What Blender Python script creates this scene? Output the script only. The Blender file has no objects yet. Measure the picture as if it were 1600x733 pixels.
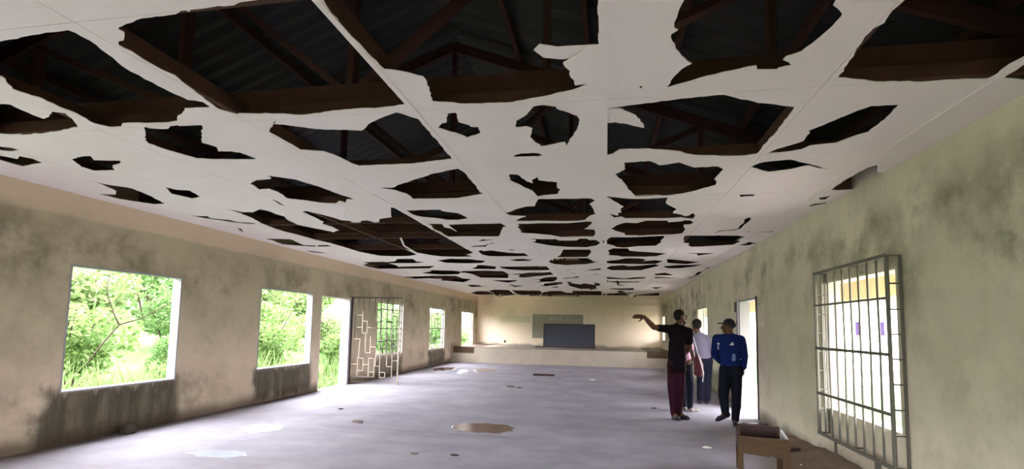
import bpy, bmesh, math, random
from mathutils import Vector, Matrix, noise
from mathutils.geometry import delaunay_2d_cdt, intersect_point_tri_2d

SC = bpy.context.scene
COL = SC.collection
random.seed(11)

# ------------------------------------------------------------------ camera
F_PX, CY_PX = 808.9, 440.24
cam_d = bpy.data.cameras.new('camera')
cam = bpy.data.objects.new('camera', cam_d); COL.objects.link(cam)
cam_d.sensor_fit = 'HORIZONTAL'; cam_d.sensor_width = 36.0
cam_d.lens = F_PX / 1600 * 36.0
cam_d.shift_y = (CY_PX - 366.5) / 1600
cam_d.clip_start = 0.05; cam_d.clip_end = 500
_r = Vector((0.983703, 0.178808, 0.018872)); _f = Vector((-0.179777, 0.979842, 0.087115))
_r.normalize(); _f = (_f - _r * _f.dot(_r)).normalized(); _u = _r.cross(_f)
cam.matrix_world = Matrix(((_r.x, _u.x, -_f.x, 0), (_r.y, _u.y, -_f.y, 0), (_r.z, _u.z, -_f.z, 1.5), (0, 0, 0, 1)))
SC.camera = cam

# ------------------------------------------------------------------ sky and exposure: white overcast
world = bpy.data.worlds.new('overcast_sky'); SC.world = world
world.use_nodes = True
_bg = world.node_tree.nodes['Background']
_bg.inputs['Color'].default_value = (0.965, 0.945, 1.0, 1)
_bg.inputs['Strength'].default_value = 1.0
SC.view_settings.view_transform = 'Standard'
SC.view_settings.look = 'None'
SC.view_settings.exposure = EXPOSURE = 4.82
SC.view_settings.gamma = 1.0
SC.view_settings.use_curve_mapping = False
SC.cycles.max_bounces = 14
SC.cycles.diffuse_bounces = 10
SC.cycles.glossy_bounces = 4
SC.cycles.sample_clamp_indirect = 6.0
SC.cycles.use_light_tree = True

# ------------------------------------------------------------------ dimensions (metres)
XL, XR = -6.38, 2.58          # inner wall faces
YF, YB = -3.07, 25.35         # front (behind camera) and back wall
ZC = 3.02                     # ceiling underside
WT = 0.13; WTR = 0.18                     # wall thickness
XCOL = [-6.38, -5.34, -4.02, -2.70, -1.35, -0.02, 1.31, 2.58]
YROW = [2.09 + 1.29 * n for n in range(-4, 18)] + [YB]
YROW[0] = YF

# ------------------------------------------------------------------ material helpers
def lin(r, g, b):
    f = lambda c: (c / 255) / 12.92 if c / 255 <= 0.04045 else ((c / 255 + 0.055) / 1.055) ** 2.4
    return (f(r), f(g), f(b), 1.0)

class Tree:
    def __init__(self, name):
        self.m = bpy.data.materials.new(name); self.m.use_nodes = True
        self.t = self.m.node_tree; self.b = self.t.nodes['Principled BSDF']
        self.pos = None
    def n(self, typ, **kw):
        x = self.t.nodes.new(typ)
        for k, v in kw.items(): setattr(x, k, v)
        return x
    def put(self, sock, v):
        if hasattr(v, 'is_linked') or isinstance(v, bpy.types.NodeSocket): self.t.links.new(v, sock)
        else: sock.default_value = v
    def math(self, op, a, b=0.0, c=None, clamp=False):
        x = self.n('ShaderNodeMath', operation=op, use_clamp=clamp)
        self.put(x.inputs[0], a); self.put(x.inputs[1], b)
        if c is not None: self.put(x.inputs[2], c)
        return x.outputs[0]
    def geo(self, obj=False):
        if obj: return self.n('ShaderNodeTexCoord').outputs['Object']
        if self.pos is None: self.pos = self.n('ShaderNodeNewGeometry').outputs['Position']
        return self.pos
    def xyz(self):
        s = self.n('ShaderNodeSeparateXYZ'); self.t.links.new(self.geo(), s.inputs[0]); return s.outputs
    def noise(self, scale, detail=4, rough=0.55, vec=None, stretch=None):
        x = self.n('ShaderNodeTexNoise'); x.inputs['Scale'].default_value = scale
        x.inputs['Detail'].default_value = detail; x.inputs['Roughness'].default_value = rough
        v = vec or self.geo()
        if stretch:
            mp = self.n('ShaderNodeMapping'); mp.inputs['Scale'].default_value = stretch
            self.t.links.new(v, mp.inputs[0]); v = mp.outputs[0]
        self.t.links.new(v, x.inputs['Vector']); return x.outputs['Fac']
    def ramp(self, f, a, b, lo=0.0, hi=1.0):
        x = self.n('ShaderNodeMapRange', interpolation_type='SMOOTHSTEP')
        self.put(x.inputs[0], f); x.inputs[1].default_value = a; x.inputs[2].default_value = b
        x.inputs[3].default_value = lo; x.inputs[4].default_value = hi
        return x.outputs[0]
    def mix(self, f, a, b):
        x = self.n('ShaderNodeMix', data_type='RGBA')
        self.put(x.inputs[0], f); self.put(x.inputs[6], a); self.put(x.inputs[7], b)
        return x.outputs[2]
    def box(self, c, lo, hi, soft):
        return self.math('MULTIPLY', self.ramp(c, lo - soft, lo + soft), self.ramp(c, hi - soft, hi + soft, 1, 0))
    def bump(self, h, dist=0.01, strength=0.5):
        x = self.n('ShaderNodeBump'); x.inputs['Distance'].default_value = dist; x.inputs['Strength'].default_value = strength
        self.put(x.inputs['Height'], h); self.t.links.new(x.outputs[0], self.b.inputs['Normal'])
    def done(self, col, rough=0.8, spec=0.3, metal=0.0):
        self.put(self.b.inputs['Base Color'], col); self.put(self.b.inputs['Roughness'], rough)
        self.b.inputs['Specular IOR Level'].default_value = spec; self.put(self.b.inputs['Metallic'], metal)
        return self.m

def simple(name, rgb, rough=0.8, var=0.15, scale=6.0, spec=0.3, metal=0.0, bump=0.0, obj=True, stretch=None):
    t = Tree(name); c = lin(*rgb)
    f = t.noise(scale, vec=t.geo(obj), stretch=stretch)
    lo = tuple(v * (1 - var) for v in c[:3]) + (1,); hi = tuple(min(1, v * (1 + var)) for v in c[:3]) + (1,)
    if bump: t.bump(f, bump)
    return t.done(t.mix(f, lo, hi), rough, spec, metal)

def wall_material(name, base, mould, band, stains, foot, moulds, seed):
    """plaster with patchy mould; stains = (ylo, yhi, zlo, zhi, strength) water marks on the plaster"""
    t = Tree(name); X, Y, Z = t.xyz()
    mp = t.n('ShaderNodeMapping'); mp.inputs['Location'].default_value = (seed, seed * 1.7, 0)
    t.t.links.new(t.geo(), mp.inputs[0]); v = mp.outputs[0]
    big = t.noise(0.55, 5, 0.6, v); mid = t.noise(1.7, 6, 0.65, v); fine = t.noise(14, 5, 0.6, v)
    run = t.noise(5.0, 5, 0.7, v, stretch=(1, 1, 0.16))
    col = t.mix(t.ramp(big, 0.3, 0.7), lin(*base[0]), lin(*base[1]))
    col = t.mix(t.math('MULTIPLY', t.ramp(fine, 0.42, 0.75), 0.25), col, lin(*base[2]))
    if len(base) > 3: col = t.mix(t.ramp(t.math('ADD', Z, t.math('MULTIPLY', t.math('SUBTRACT', big, 0.5), 1.6)), 0.7, 1.7, 0.0, 0.75), col, lin(*base[3]))
    # ring beam band at the top in another paint
    zb = t.math('ADD', Z, t.math('MULTIPLY', t.math('SUBTRACT', mid, 0.5), 0.10))
    if band: col = t.mix(t.ramp(zb, 2.70, 2.76), col, lin(*band))
    # mould clouds
    for (zlo, zhi, amt, a, b) in moulds:
        m = t.math('MULTIPLY', t.box(Z, zlo, zhi, 0.22), t.ramp(mid, a, b))
        m = t.math('MULTIPLY', m, t.ramp(big, 0.32, 0.6))
        col = t.mix(t.math('MULTIPLY', m, amt), col, lin(*mould))
    wob = t.math('MULTIPLY', t.math('SUBTRACT', mid, 0.5), 0.5)
    wz = t.math('ADD', Z, t.math('MULTIPLY', t.math('SUBTRACT', run, 0.5), 0.55)); wy = t.math('ADD', Y, wob)
    for (ylo, yhi, zlo, zhi, amt) in stains:
        m = t.math('MULTIPLY', t.box(wy, ylo, yhi, 0.10), t.box(wz, zlo, zhi, 0.10))
        m = t.math('MULTIPLY', m, t.ramp(run, 0.2, 0.62, 0.75, 1.0))
        col = t.mix(t.math('MULTIPLY', m, amt), col, lin(*[c * 0.8 for c in mould]))
    fz = t.math('ADD', Z, t.math('MULTIPLY', t.math('SUBTRACT', mid, 0.5), 0.35))
    col = t.mix(t.ramp(fz, foot, foot + 0.22, 0.75, 0.0), col, lin(74, 62, 52))
    t.bump(t.math('ADD', fine, t.math('MULTIPLY', mid, 1.5)), 0.006, 0.5)
    return t.done(col, 0.92, 0.15)

M = {}
M['wall_left'] = wall_material('mouldy_tan_plaster', [(200, 182, 160), (212, 194, 172), (178, 160, 136), (176, 170, 142)], (74, 74, 58), (210, 194, 168),
    [(4.95, 6.95, -0.5, 0.66, 0.92), (8.65, 10.5, 0.05, 0.66, 0.9), (13.7, 15.7, -0.1, 0.55, 0.7), (18.1, 20.1, 0.05, 0.6, 0.8), (20.9, 21.9, 0.4, 0.75, 0.5)],
    0.02, [(1.95, 2.75, 0.62, 0.34, 0.72), (0.9, 2.4, 0.35, 0.36, 0.75), (-0.2, 0.75, 0.6, 0.38, 0.7)], 3.0)
M['wall_right'] = wall_material('mouldy_cream_plaster', [(220, 211, 192), (230, 220, 202), (208, 197, 168)], (104, 104, 80), None,
    [(11.2, 14.4, -0.5, 0.55, 0.8)],
    0.0, [(1.85, 2.7, 0.85, 0.34, 0.66), (2.5, 3.2, 0.35, 0.36, 0.72), (0.2, 2.2, 0.38, 0.36, 0.74)], 11.0)
M['wall_back'] = wall_material('cream_plaster', [(246, 229, 204), (248, 233, 210), (240, 221, 192)], (186, 180, 150), None,
    [], 0.55, [(1.6, 2.4, 0.35, 0.4, 0.7)], 23.0)

def floor_material():
    t = Tree('worn_concrete'); X, Y, Z = t.xyz()
    big = t.noise(0.28, 5, 0.6); mid = t.noise(1.3, 6, 0.65); fine = t.noise(22, 4, 0.6); streak = t.noise(1.2, 5, 0.65, stretch=(0.35, 1.6, 1))
    col = t.mix(t.ramp(mid, 0.3, 0.7), lin(150, 148, 157), lin(168, 166, 176))
    col = t.mix(t.math('MULTIPLY', t.ramp(streak, 0.48, 0.72), 0.5), col, lin(142, 138, 142))
    col = t.mix(t.math('MULTIPLY', t.ramp(fine, 0.55, 0.8), 0.3), col, lin(150, 140, 132))
    # brown dirt spread along the right wall
    wx = t.math('ADD', X, t.math('MULTIPLY', t.math('SUBTRACT', mid, 0.5), 1.6))
    d = t.math('MULTIPLY', t.ramp(wx, 1.5, 2.6), t.ramp(Y, 8.4, 9.6, 1, 0))
    col = t.mix(t.math('MULTIPLY', d, 0.5), col, lin(140, 124, 112))
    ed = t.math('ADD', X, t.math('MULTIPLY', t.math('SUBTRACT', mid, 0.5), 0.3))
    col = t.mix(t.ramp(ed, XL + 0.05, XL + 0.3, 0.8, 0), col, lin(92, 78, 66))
    t.bump(t.math('ADD', t.math('MULTIPLY', mid, 2.0), fine), 0.004, 0.4)
    rough = t.ramp(big, 0.35, 0.65, 0.65, 0.85)
    return t.done(col, rough, 0.06)
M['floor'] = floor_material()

def board_material():
    t = Tree('white_ceiling_board'); 
    big = t.noise(0.9, 5, 0.6); fine = t.noise(9, 5, 0.6)
    col = t.mix(t.ramp(big, 0.3, 0.75), lin(248, 239, 239), lin(243, 233, 231))
    col = t.mix(t.math('MULTIPLY', t.ramp(fine, 0.6, 0.85), 0.25), col, lin(190, 180, 168))
    t.bump(fine, 0.002, 0.3)
    return t.done(col, 0.9, 0.1)
M['board'] = board_material()
M['joist'] = simple('dark_stained_timber', (72, 46, 38), 0.85, 0.35, 8, stretch=(1, 1, 1))
M['sheet'] = simple('old_roofing_sheet', (46, 45, 46), 0.6, 0.2, 3)
M['frame_white'] = simple('white_timber_and_lit_jamb', (150, 148, 154), 0.6, 0.06, 5)
M['reveal'] = simple('pale_plaster_reveal', (214, 206, 190), 0.85, 0.1, 7)
M['jamb'] = simple('greyish_door_frame_paint', (150, 149, 146), 0.7, 0.06, 5)
M['iron'] = simple('rusty_dark_iron', (84, 78, 72), 0.6, 0.35, 30, metal=0.3)
M['iron_pale'] = simple('pale_lit_iron', (150, 138, 128), 0.5, 0.15, 30, metal=0.2)  # bright look of lit gate bars put into the colour
M['iron_grey'] = simple('grey_painted_iron', (112, 110, 100), 0.55, 0.25, 25, metal=0.3)
M['stage'] = simple('stage_concrete', (176, 166, 152), 0.85, 0.16, 2.5, bump=0.004)
M['stage_brown'] = simple('brown_concrete', (104, 84, 70), 0.8, 0.2, 4)  # darker brown tone for the step risers
M['slate'] = simple('slate_chalkboard', (76, 78, 90), 0.7, 0.08, 3)
M['slate_frame'] = simple('dark_board_frame', (48, 46, 46), 0.7, 0.15, 6)
M['old_board'] = simple('faded_wall_chalkboard', (158, 156, 140), 0.9, 0.1, 4)
M['old_board2'] = simple('faint_painted_patch', (220, 212, 184), 0.9, 0.08, 4)
M['chalk'] = simple('chalk', (226, 222, 206), 0.9, 0.05, 9)
M['wood'] = simple('brown_varnished_wood', (84, 62, 38), 0.55, 0.22, 5, stretch=(1, 1, 6))
M['wood_dark'] = simple('dark_maroon_wood', (56, 33, 35), 0.5, 0.25, 5, stretch=(1, 6, 1))
M['wood_grey'] = simple('light_grey_wood', (170, 172, 172), 0.7, 0.12, 6)  # right stool rail, lighter than the left one
M['soil'] = simple('brown_soil', (122, 104, 92), 0.95, 0.3, 12, bump=0.01)
M['stone'] = simple('dark_stone', (66, 60, 54), 0.9, 0.3, 10, bump=0.01)
M['debris'] = simple('dirty_board_scrap', (120, 108, 98), 0.9, 0.25, 12)
M['white_scrap'] = simple('white_scrap', (236, 232, 226), 0.8, 0.05, 12)
def water(name, rgb, rough):
    t = Tree(name); return t.done(t.mix(t.noise(3.0), lin(*rgb), lin(*[min(255, c * 1.25) for c in rgb])), rough, 0.6)
M['puddle_dark'] = water('wet_concrete_dark_reflection', (104, 82, 74), 0.12)  # wet concrete, with the dark ceiling reflection put into the base colour
M['puddle'] = water('shallow_water_painted_glare', (172, 180, 202), 0.2)  # window glare on the water put into the pale blue base colour
M['skin'] = simple('dark_brown_skin', (98, 63, 48), 0.5, 0.1, 12)
M['hair'] = simple('black_hair', (24, 20, 19), 0.85, 0.2, 60)
M['black_cloth'] = simple('black_tunic_cloth', (25, 19, 24), 0.9, 0.2, 9, spec=0.08)
M['maroon_cloth'] = simple('maroon_trouser_cloth', (50, 22, 34), 0.9, 0.2, 9, spec=0.08)
M['lilac_cloth'] = simple('grey_lilac_shirt_cloth', (116, 112, 132), 0.9, 0.12, 7, spec=0.08)
M['navy_cloth'] = simple('dark_navy_trouser_cloth', (26, 27, 40), 0.9, 0.15, 9, spec=0.05)
M['blue_cloth'] = simple('royal_blue_jacket_cloth', (22, 37, 92), 0.9, 0.15, 7, spec=0.08)
M['dark_cloth'] = simple('charcoal_navy_cloth', (25, 27, 36), 0.9, 0.15, 9, spec=0.05)
M['pink_cloth'] = simple('pink_shirt_cloth', (206, 150, 178), 0.85, 0.1, 7)
M['bag'] = simple('maroon_bag_leather', (92, 36, 48), 0.5, 0.2, 9)
M['strap'] = simple('white_strap_webbing', (232, 228, 228), 0.8, 0.05, 9)
M['shoe'] = simple('dark_shoe_leather', (44, 30, 38), 0.45, 0.2, 9)
M['white_shoe'] = simple('grey_shoe', (120, 112, 108), 0.7, 0.1, 9)
M['shoe_navy'] = simple('dark_navy_shoe', (36, 34, 48), 0.5, 0.2, 9)
M['print'] = simple('white_jacket_print', (220, 226, 236), 0.7, 0.05, 20)
M['print_dim'] = simple('pale_blue_jacket_print', (110, 130, 176), 0.7, 0.1, 30)
M['ext_white'] = simple('white_rendered_wall', (232, 230, 234), 0.9, 0.04, 1)
M['ext_glass'] = simple('dark_violet_glazing', (52, 42, 66), 0.95, 0.1, 1, spec=0.0)
M['ext_roof'] = simple('rusty_metal_roof', (130, 96, 84), 0.7, 0.2, 2)
M['veranda_cream'] = simple('cream_veranda_paint', (206, 182, 142), 0.85, 0.06, 2)
M['veranda_floor'] = simple('veranda_screed', (186, 182, 176), 0.85, 0.1, 2)
M['bark'] = simple('brown_twig_bark', (58, 46, 38), 0.9, 0.25, 20)
def leaf_material(name, a, b):
    t = Tree(name); g = t.n('ShaderNodeNewGeometry')
    col = t.mix(g.outputs['Random Per Island'], lin(*a), lin(*b))
    t.b.inputs['Subsurface Weight'].default_value = 0.0
    tr = t.n('ShaderNodeBsdfTranslucent'); t.t.links.new(col, tr.inputs[0])
    t.done(col, 0.6, 0.25)
    mx = t.n('ShaderNodeMixShader'); mx.inputs[0].default_value = 0.45
    t.t.links.new(t.b.outputs[0], mx.inputs[1]); t.t.links.new(tr.outputs[0], mx.inputs[2])
    t.t.links.new(mx.outputs[0], t.t.nodes['Material Output'].inputs[0])
    return t.m
M['leaf_a'] = leaf_material('bright_leaf', (76, 106, 52), (110, 130, 76))
M['leaf_b'] = leaf_material('deep_leaf', (64, 98, 50), (96, 122, 68))
M['leaf_c'] = leaf_material('pale_leaf', (84, 110, 60), (118, 132, 86))
def grass_ground(name, a, b, dirt=None):
    t = Tree(name); f = t.noise(1.5, 6, 0.7); g = t.noise(18, 4, 0.6)
    col = t.mix(t.ramp(f, 0.35, 0.65), lin(*a), lin(*b)); col = t.mix(t.math('MULTIPLY', g, 0.3), col, lin(*[c * 0.6 for c in a]))
    if dirt: col = t.mix(t.ramp(t.math('ADD', t.xyz()[0], t.math('MULTIPLY', t.noise(0.35, 5, 0.6), 9.0)), 12.0, 15.5), col, lin(*dirt))
    t.bump(g, 0.03); return t.done(col, 0.95, 0.1)
M['ground_l'] = grass_ground('weedy_ground', (66, 96, 48), (90, 118, 64))
M['ground_r'] = grass_ground('lawn', (48, 76, 42), (66, 92, 54), (150, 142, 116))

# ------------------------------------------------------------------ geometry helpers
def mesh_obj(name, bm, mats, parent=None, loc=None, smooth=False, recalc=True):
    if recalc: bmesh.ops.recalc_face_normals(bm, faces=bm.faces[:])
    me = bpy.data.meshes.new(name); bm.to_mesh(me); bm.free()
    for m in (mats if isinstance(mats, (list, tuple)) else [mats]): me.materials.append(m)
    if smooth: me.shade_smooth()
    o = bpy.data.objects.new(name, me); COL.objects.link(o)
    if parent is not None: o.parent = parent
    if loc is not None: o.location = loc
    return o
def tag(o, label=None, cat=None, group=None, kind=None):
    if label: o['label'] = label
    if cat: o['category'] = cat
    if group: o['group'] = group
    if kind: o['kind'] = kind
    return o
def empty(name, loc=(0, 0, 0), rz=0.0):
    o = bpy.data.objects.new(name, None); COL.objects.link(o); o.location = loc; o.rotation_euler = (0, 0, rz)
    o.empty_display_size = 0.1; return o
def box(bm, lo, hi, mi=0, rot=None, piv=None):
    x0, y0, z0 = lo; x1, y1, z1 = hi
    vs = [bm.verts.new(p) for p in ((x0, y0, z0), (x1, y0, z0), (x1, y1, z0), (x0, y1, z0), (x0, y0, z1), (x1, y0, z1), (x1, y1, z1), (x0, y1, z1))]
    if rot is not None:
        c = Vector(piv) if piv is not None else (Vector(lo) + Vector(hi)) / 2
        for v in vs: v.co = c + rot @ (v.co - c)
    for f in ((0, 3, 2, 1), (4, 5, 6, 7), (0, 1, 5, 4), (1, 2, 6, 5), (2, 3, 7, 6), (3, 0, 4, 7)):
        bm.faces.new([vs[i] for i in f]).material_index = mi
    return vs
def boxo(name, lo, hi, mat, parent=None, bev=0.0, rot=None):
    bm = bmesh.new(); c = (Vector(lo) + Vector(hi)) / 2; h = (Vector(hi) - Vector(lo)) / 2
    box(bm, -h, h)
    if bev: bmesh.ops.bevel(bm, geom=bm.edges[:], offset=bev, segments=1, affect='EDGES')
    o = mesh_obj(name, bm, mat, parent); o.location = c
    if rot is not None: o.rotation_euler = rot
    return o
def beam(bm, p, q, w, h, up=Vector((0, 0, 1))):
    p, q = Vector(p), Vector(q); d = (q - p).normalized()
    s = d.cross(up)
    if s.length < 1e-4: s = d.cross(Vector((0, 1, 0)))
    s.normalize(); u = s.cross(d).normalized(); vs = []
    for e in (p, q):
        for a, b in ((-1, -1), (1, -1), (1, 1), (-1, 1)): vs.append(bm.verts.new(e + s * (a * w / 2) + u * (b * h / 2)))
    for f in ((0, 1, 2, 3), (7, 6, 5, 4), (0, 4, 5, 1), (1, 5, 6, 2), (2, 6, 7, 3), (3, 7, 4, 0)): bm.faces.new([vs[i] for i in f])
def tube(bm, pts, rads, seg=6):
    pts = [Vector(p) for p in pts]; rings = []
    for i, p in enumerate(pts):
        d = (pts[min(i + 1, len(pts) - 1)] - pts[max(i - 1, 0)]).normalized()
        a = d.orthogonal().normalized(); b = d.cross(a)
        r = rads[i] if isinstance(rads, (list, tuple)) else rads
        rings.append([bm.verts.new(p + (a * math.cos(6.2832 * k / seg) + b * math.sin(6.2832 * k / seg)) * r) for k in range(seg)])
    for i in range(len(rings) - 1):
        A, B = rings[i], rings[i + 1]
        # align ring starts
        off = min(range(seg), key=lambda s: (B[s].co - A[0].co - (pts[i + 1] - pts[i])).length)
        for k in range(seg): bm.faces.new((A[k], A[(k + 1) % seg], B[(k + 1 + off) % seg], B[(k + off) % seg]))
        rings[i + 1] = B[off:] + B[:off]
    bm.faces.new(rings[0][::-1]); bm.faces.new(rings[-1])

def slab_wall(name, axis, inner, outer, a_rng, z_rng, holes, mat, extra=None):
    """a wall as one closed mesh with rectangular openings; axis 'y' = runs along Y, 'x' = runs along X"""
    A = sorted(set([a_rng[0], a_rng[1]] + [v for h in holes for v in h[:2]]))
    Z = sorted(set([z_rng[0], z_rng[1]] + [v for h in holes for v in h[2:]]))
    solid = lambda i, j: 0 <= i < len(A) - 1 and 0 <= j < len(Z) - 1 and not any(h[0] - 1e-6 <= A[i] and A[i + 1] <= h[1] + 1e-6 and h[2] - 1e-6 <= Z[j] and Z[j + 1] <= h[3] + 1e-6 for h in holes)
    bm = bmesh.new(); cache = {}
    def V(i, j, s):
        k = (i, j, s)
        if k not in cache:
            t = inner if s == 0 else outer
            cache[k] = bm.verts.new((t, A[i], Z[j]) if axis == 'y' else (A[i], t, Z[j]))
        return cache[k]
    for i in range(len(A) - 1):
        for j in range(len(Z) - 1):
            if not solid(i, j): continue
            for s in (0, 1): bm.faces.new([V(i, j, s), V(i + 1, j, s), V(i + 1, j + 1, s), V(i, j + 1, s)])
            if not solid(i - 1, j): bm.faces.new([V(i, j, 0), V(i, j, 1), V(i, j + 1, 1), V(i, j + 1, 0)])
            if not solid(i + 1, j): bm.faces.new([V(i + 1, j, 0), V(i + 1, j, 1), V(i + 1, j + 1, 1), V(i + 1, j + 1, 0)])
            if not solid(i, j - 1): bm.faces.new([V(i, j, 0), V(i, j, 1), V(i + 1, j, 1), V(i + 1, j, 0)])
            if not solid(i, j + 1): bm.faces.new([V(i, j + 1, 0), V(i, j + 1, 1), V(i + 1, j + 1, 1), V(i + 1, j + 1, 0)])
    if extra: extra(bm)
    return tag(mesh_obj(name, bm, mat), kind='structure')

# ------------------------------------------------------------------ the room
bm = bmesh.new(); box(bm, (XL - WT, YF - WT, -0.25), (XR + WT, YB + WT, 0.0))
tag(mesh_obj('floor', bm, M['floor']), kind='structure')

WZ0, WZ1 = 0.61, 2.16
LWIN = [(-1.85, -0.15), (1.65, 3.35), (5.17, 6.85), (8.69, 10.46), (13.74, 15.67), (18.19, 19.98), (22.45, 24.5)]  # first two openings are out of view, added to let in daylight
LDOOR = (10.80, 12.20)
RWIN = [(5.20, 6.84), (14.2, 15.6), (18.2, 19.9), (24.1, 25.15)]  # third opening is hidden from view, added to let in light
RDOOR = (9.70, 10.86)
EZ = 3.34
slab_wall('wall_left', 'y', XL, XL - WT, (YF - WT, YB + WT), (0, EZ), [(a, b, WZ0, WZ1) for a, b in LWIN] + [(LDOOR[0], LDOOR[1], 0, 2.14)], M['wall_left'])
slab_wall('wall_right', 'y', XR, XR + WTR, (YF - WT, YB + WT), (0, EZ), [(a, b, 0.60, 2.11) for a, b in RWIN[:3] + RWIN[4:]] + [(RWIN[3][0], RWIN[3][1], 1.0, 2.12), (RDOOR[0], RDOOR[1], 0, 2.10)], M['wall_right'])
RX = (XL + XR) / 2; RZ = EZ + 1.75
def gable(y0, y1):
    def f(bm):
        a = [bm.verts.new(p) for p in ((XL, y0, EZ), (XR, y0, EZ), (RX, y0, RZ))]; b = [bm.verts.new(p) for p in ((XL, y1, EZ), (XR, y1, EZ), (RX, y1, RZ))]
        bm.faces.new(a); bm.faces.new(b)
        for i in range(3): bm.faces.new((a[i], a[(i + 1) % 3], b[(i + 1) % 3], b[i]))
    return f
slab_wall('wall_back', 'x', YB, YB + WT, (XL, XR), (0, EZ), [], M['wall_back'], gable(YB, YB + WT))
slab_wall('wall_front', 'x', YF, YF - WT, (XL, XR), (0, EZ), [(-0.7, 0.9, 0, 2.15)], M['wall_right'], gable(YF - WT, YF))  # doorway opening is unseen, added to bring daylight to the near surfaces
# ring beam ledge on the back wall
tag(boxo('trim_1', (XL + 0.01, YB - 0.03, 2.62), (XR - 0.01, YB, 2.66), M['wall_back']), kind='structure')

# window and door linings (pale plastered / timber reveals)
def lining(name, y0, y1, z0, z1, xin, xout, mat, th=0.022, sill=True):
    bm = bmesh.new(); a, b = min(xin, xout) - 0.004, max(xin, xout) + 0.004
    box(bm, (a, y0, z0), (b, y0 + th, z1)); box(bm, (a, y1 - th, z0), (b, y1, z1)); box(bm, (a, y0 + th, z1 - th), (b, y1 - th, z1))
    if sill: box(bm, (a, y0 + th, z0), (b, y1 - th, z0 + th))
    return tag(mesh_obj(name, bm, mat), kind='structure')
wins = []
for i, (a, b) in enumerate(LWIN[2:] + LWIN[:2]):
    wins.append(lining('window_%d' % (i + 1), a, b, WZ0, WZ1, XL, XL - WT, M['frame_white'] if i < 2 else M['reveal']))  # front two: lit look of bare jambs put into a whitish lining
rwins = []
for i, (a, b) in enumerate(RWIN):
    z0, z1 = ((0.60, 2.11) if i != 3 else (1.0, 2.12))
    rwins.append(lining('window_%d' % (i + 8), a, b, z0, z1, XR, XR + WTR, M['reveal']))
d1 = lining('door_1', LDOOR[0], LDOOR[1], 0, 2.14, XL, XL - WT, M['reveal'], 0.03, False)
tag(boxo('door_post', (XL - 0.2, LDOOR[1] - 0.11, 0), (XL + 0.03, LDOOR[1] - 0.03, 2.11), M['frame_white'], d1, 0.004))
for z in (0.95, 1.5): boxo('bolt_hole', (XL + 0.028, LDOOR[1] - 0.085, z), (XL + 0.034, LDOOR[1] - 0.055, z + 0.03), M['slate_frame'], d1)
d2 = lining('door_2', RDOOR[0], RDOOR[1], 0, 2.10, XR, XR + WTR, M['jamb'], 0.03, False)
boxo('door_post', (XR - 0.04, RDOOR[1], 0), (XR - 0.0, RDOOR[1] + 0.10, 2.12), M['frame_white'], d2, 0.004)
boxo('door_post', (XR - 0.015, RDOOR[0] - 0.06, 0), (XR + 0.05, RDOOR[0], 2.12), M['wood_dark'], d2, 0.004)
for z in (0.55, 1.32, 1.62): boxo('hinge', (XR - 0.05, RDOOR[1] + 0.02, z), (XR - 0.035, RDOOR[1] + 0.06, z + 0.09), M['iron'], d2)
boxo('upper_bracket', (XR - 0.05, RDOOR[1] + 0.1, 1.88), (XR - 0.002, RDOOR[1] + 0.22, 2.08), M['iron'], d2)

# burglar bars of the left windows: offset iron rectangles
def grille(win, x, y0, y1, z0, z1, mat, seed, vb, hb, drop=0.2, r=0.011):
    rnd = random.Random(seed); ys = [y0 + (y1 - y0) * k / vb for k in range(vb + 1)]; zs = [z0 + (z1 - z0) * k / hb for k in range(hb + 1)]
    for k, y in enumerate(ys):
        j = 0
        while j < hb:
            n = rnd.choice((2, 3, 4)); e = min(hb, j + n)
            if k in (0, vb) or rnd.random() > drop: boxo('grille_bar', (x - r, y - r, zs[j]), (x + r, y + r, zs[e]), mat, win)
            j = e
    for j, z in enumerate(zs):
        full = j in (0, hb, hb // 2, hb // 4)
        if full: boxo('grille_bar', (x - r, y0, z - r), (x + r, y1, z + r), mat, win)
        else:
            for k in range(vb):
                if rnd.random() > 0.45 + drop * 0.5: boxo('grille_bar', (x - r, ys[k], z - r), (x + r, ys[k + 1], z + r), mat, win)
grille(wins[2], XL - 0.05, 13.77, 15.64, 0.64, 2.13, M['iron'], 5, 5, 8, 0.15, 0.013)
grille(wins[3], XL - 0.05, 18.55, 19.95, 0.64, 2.13, M['iron'], 8, 4, 8, 0.35, 0.013)
grille(wins[4], XL - 0.05, 22.48, 24.47, 0.64, 2.13, M['iron'], 12, 3, 6, 0.75, 0.012)
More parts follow.
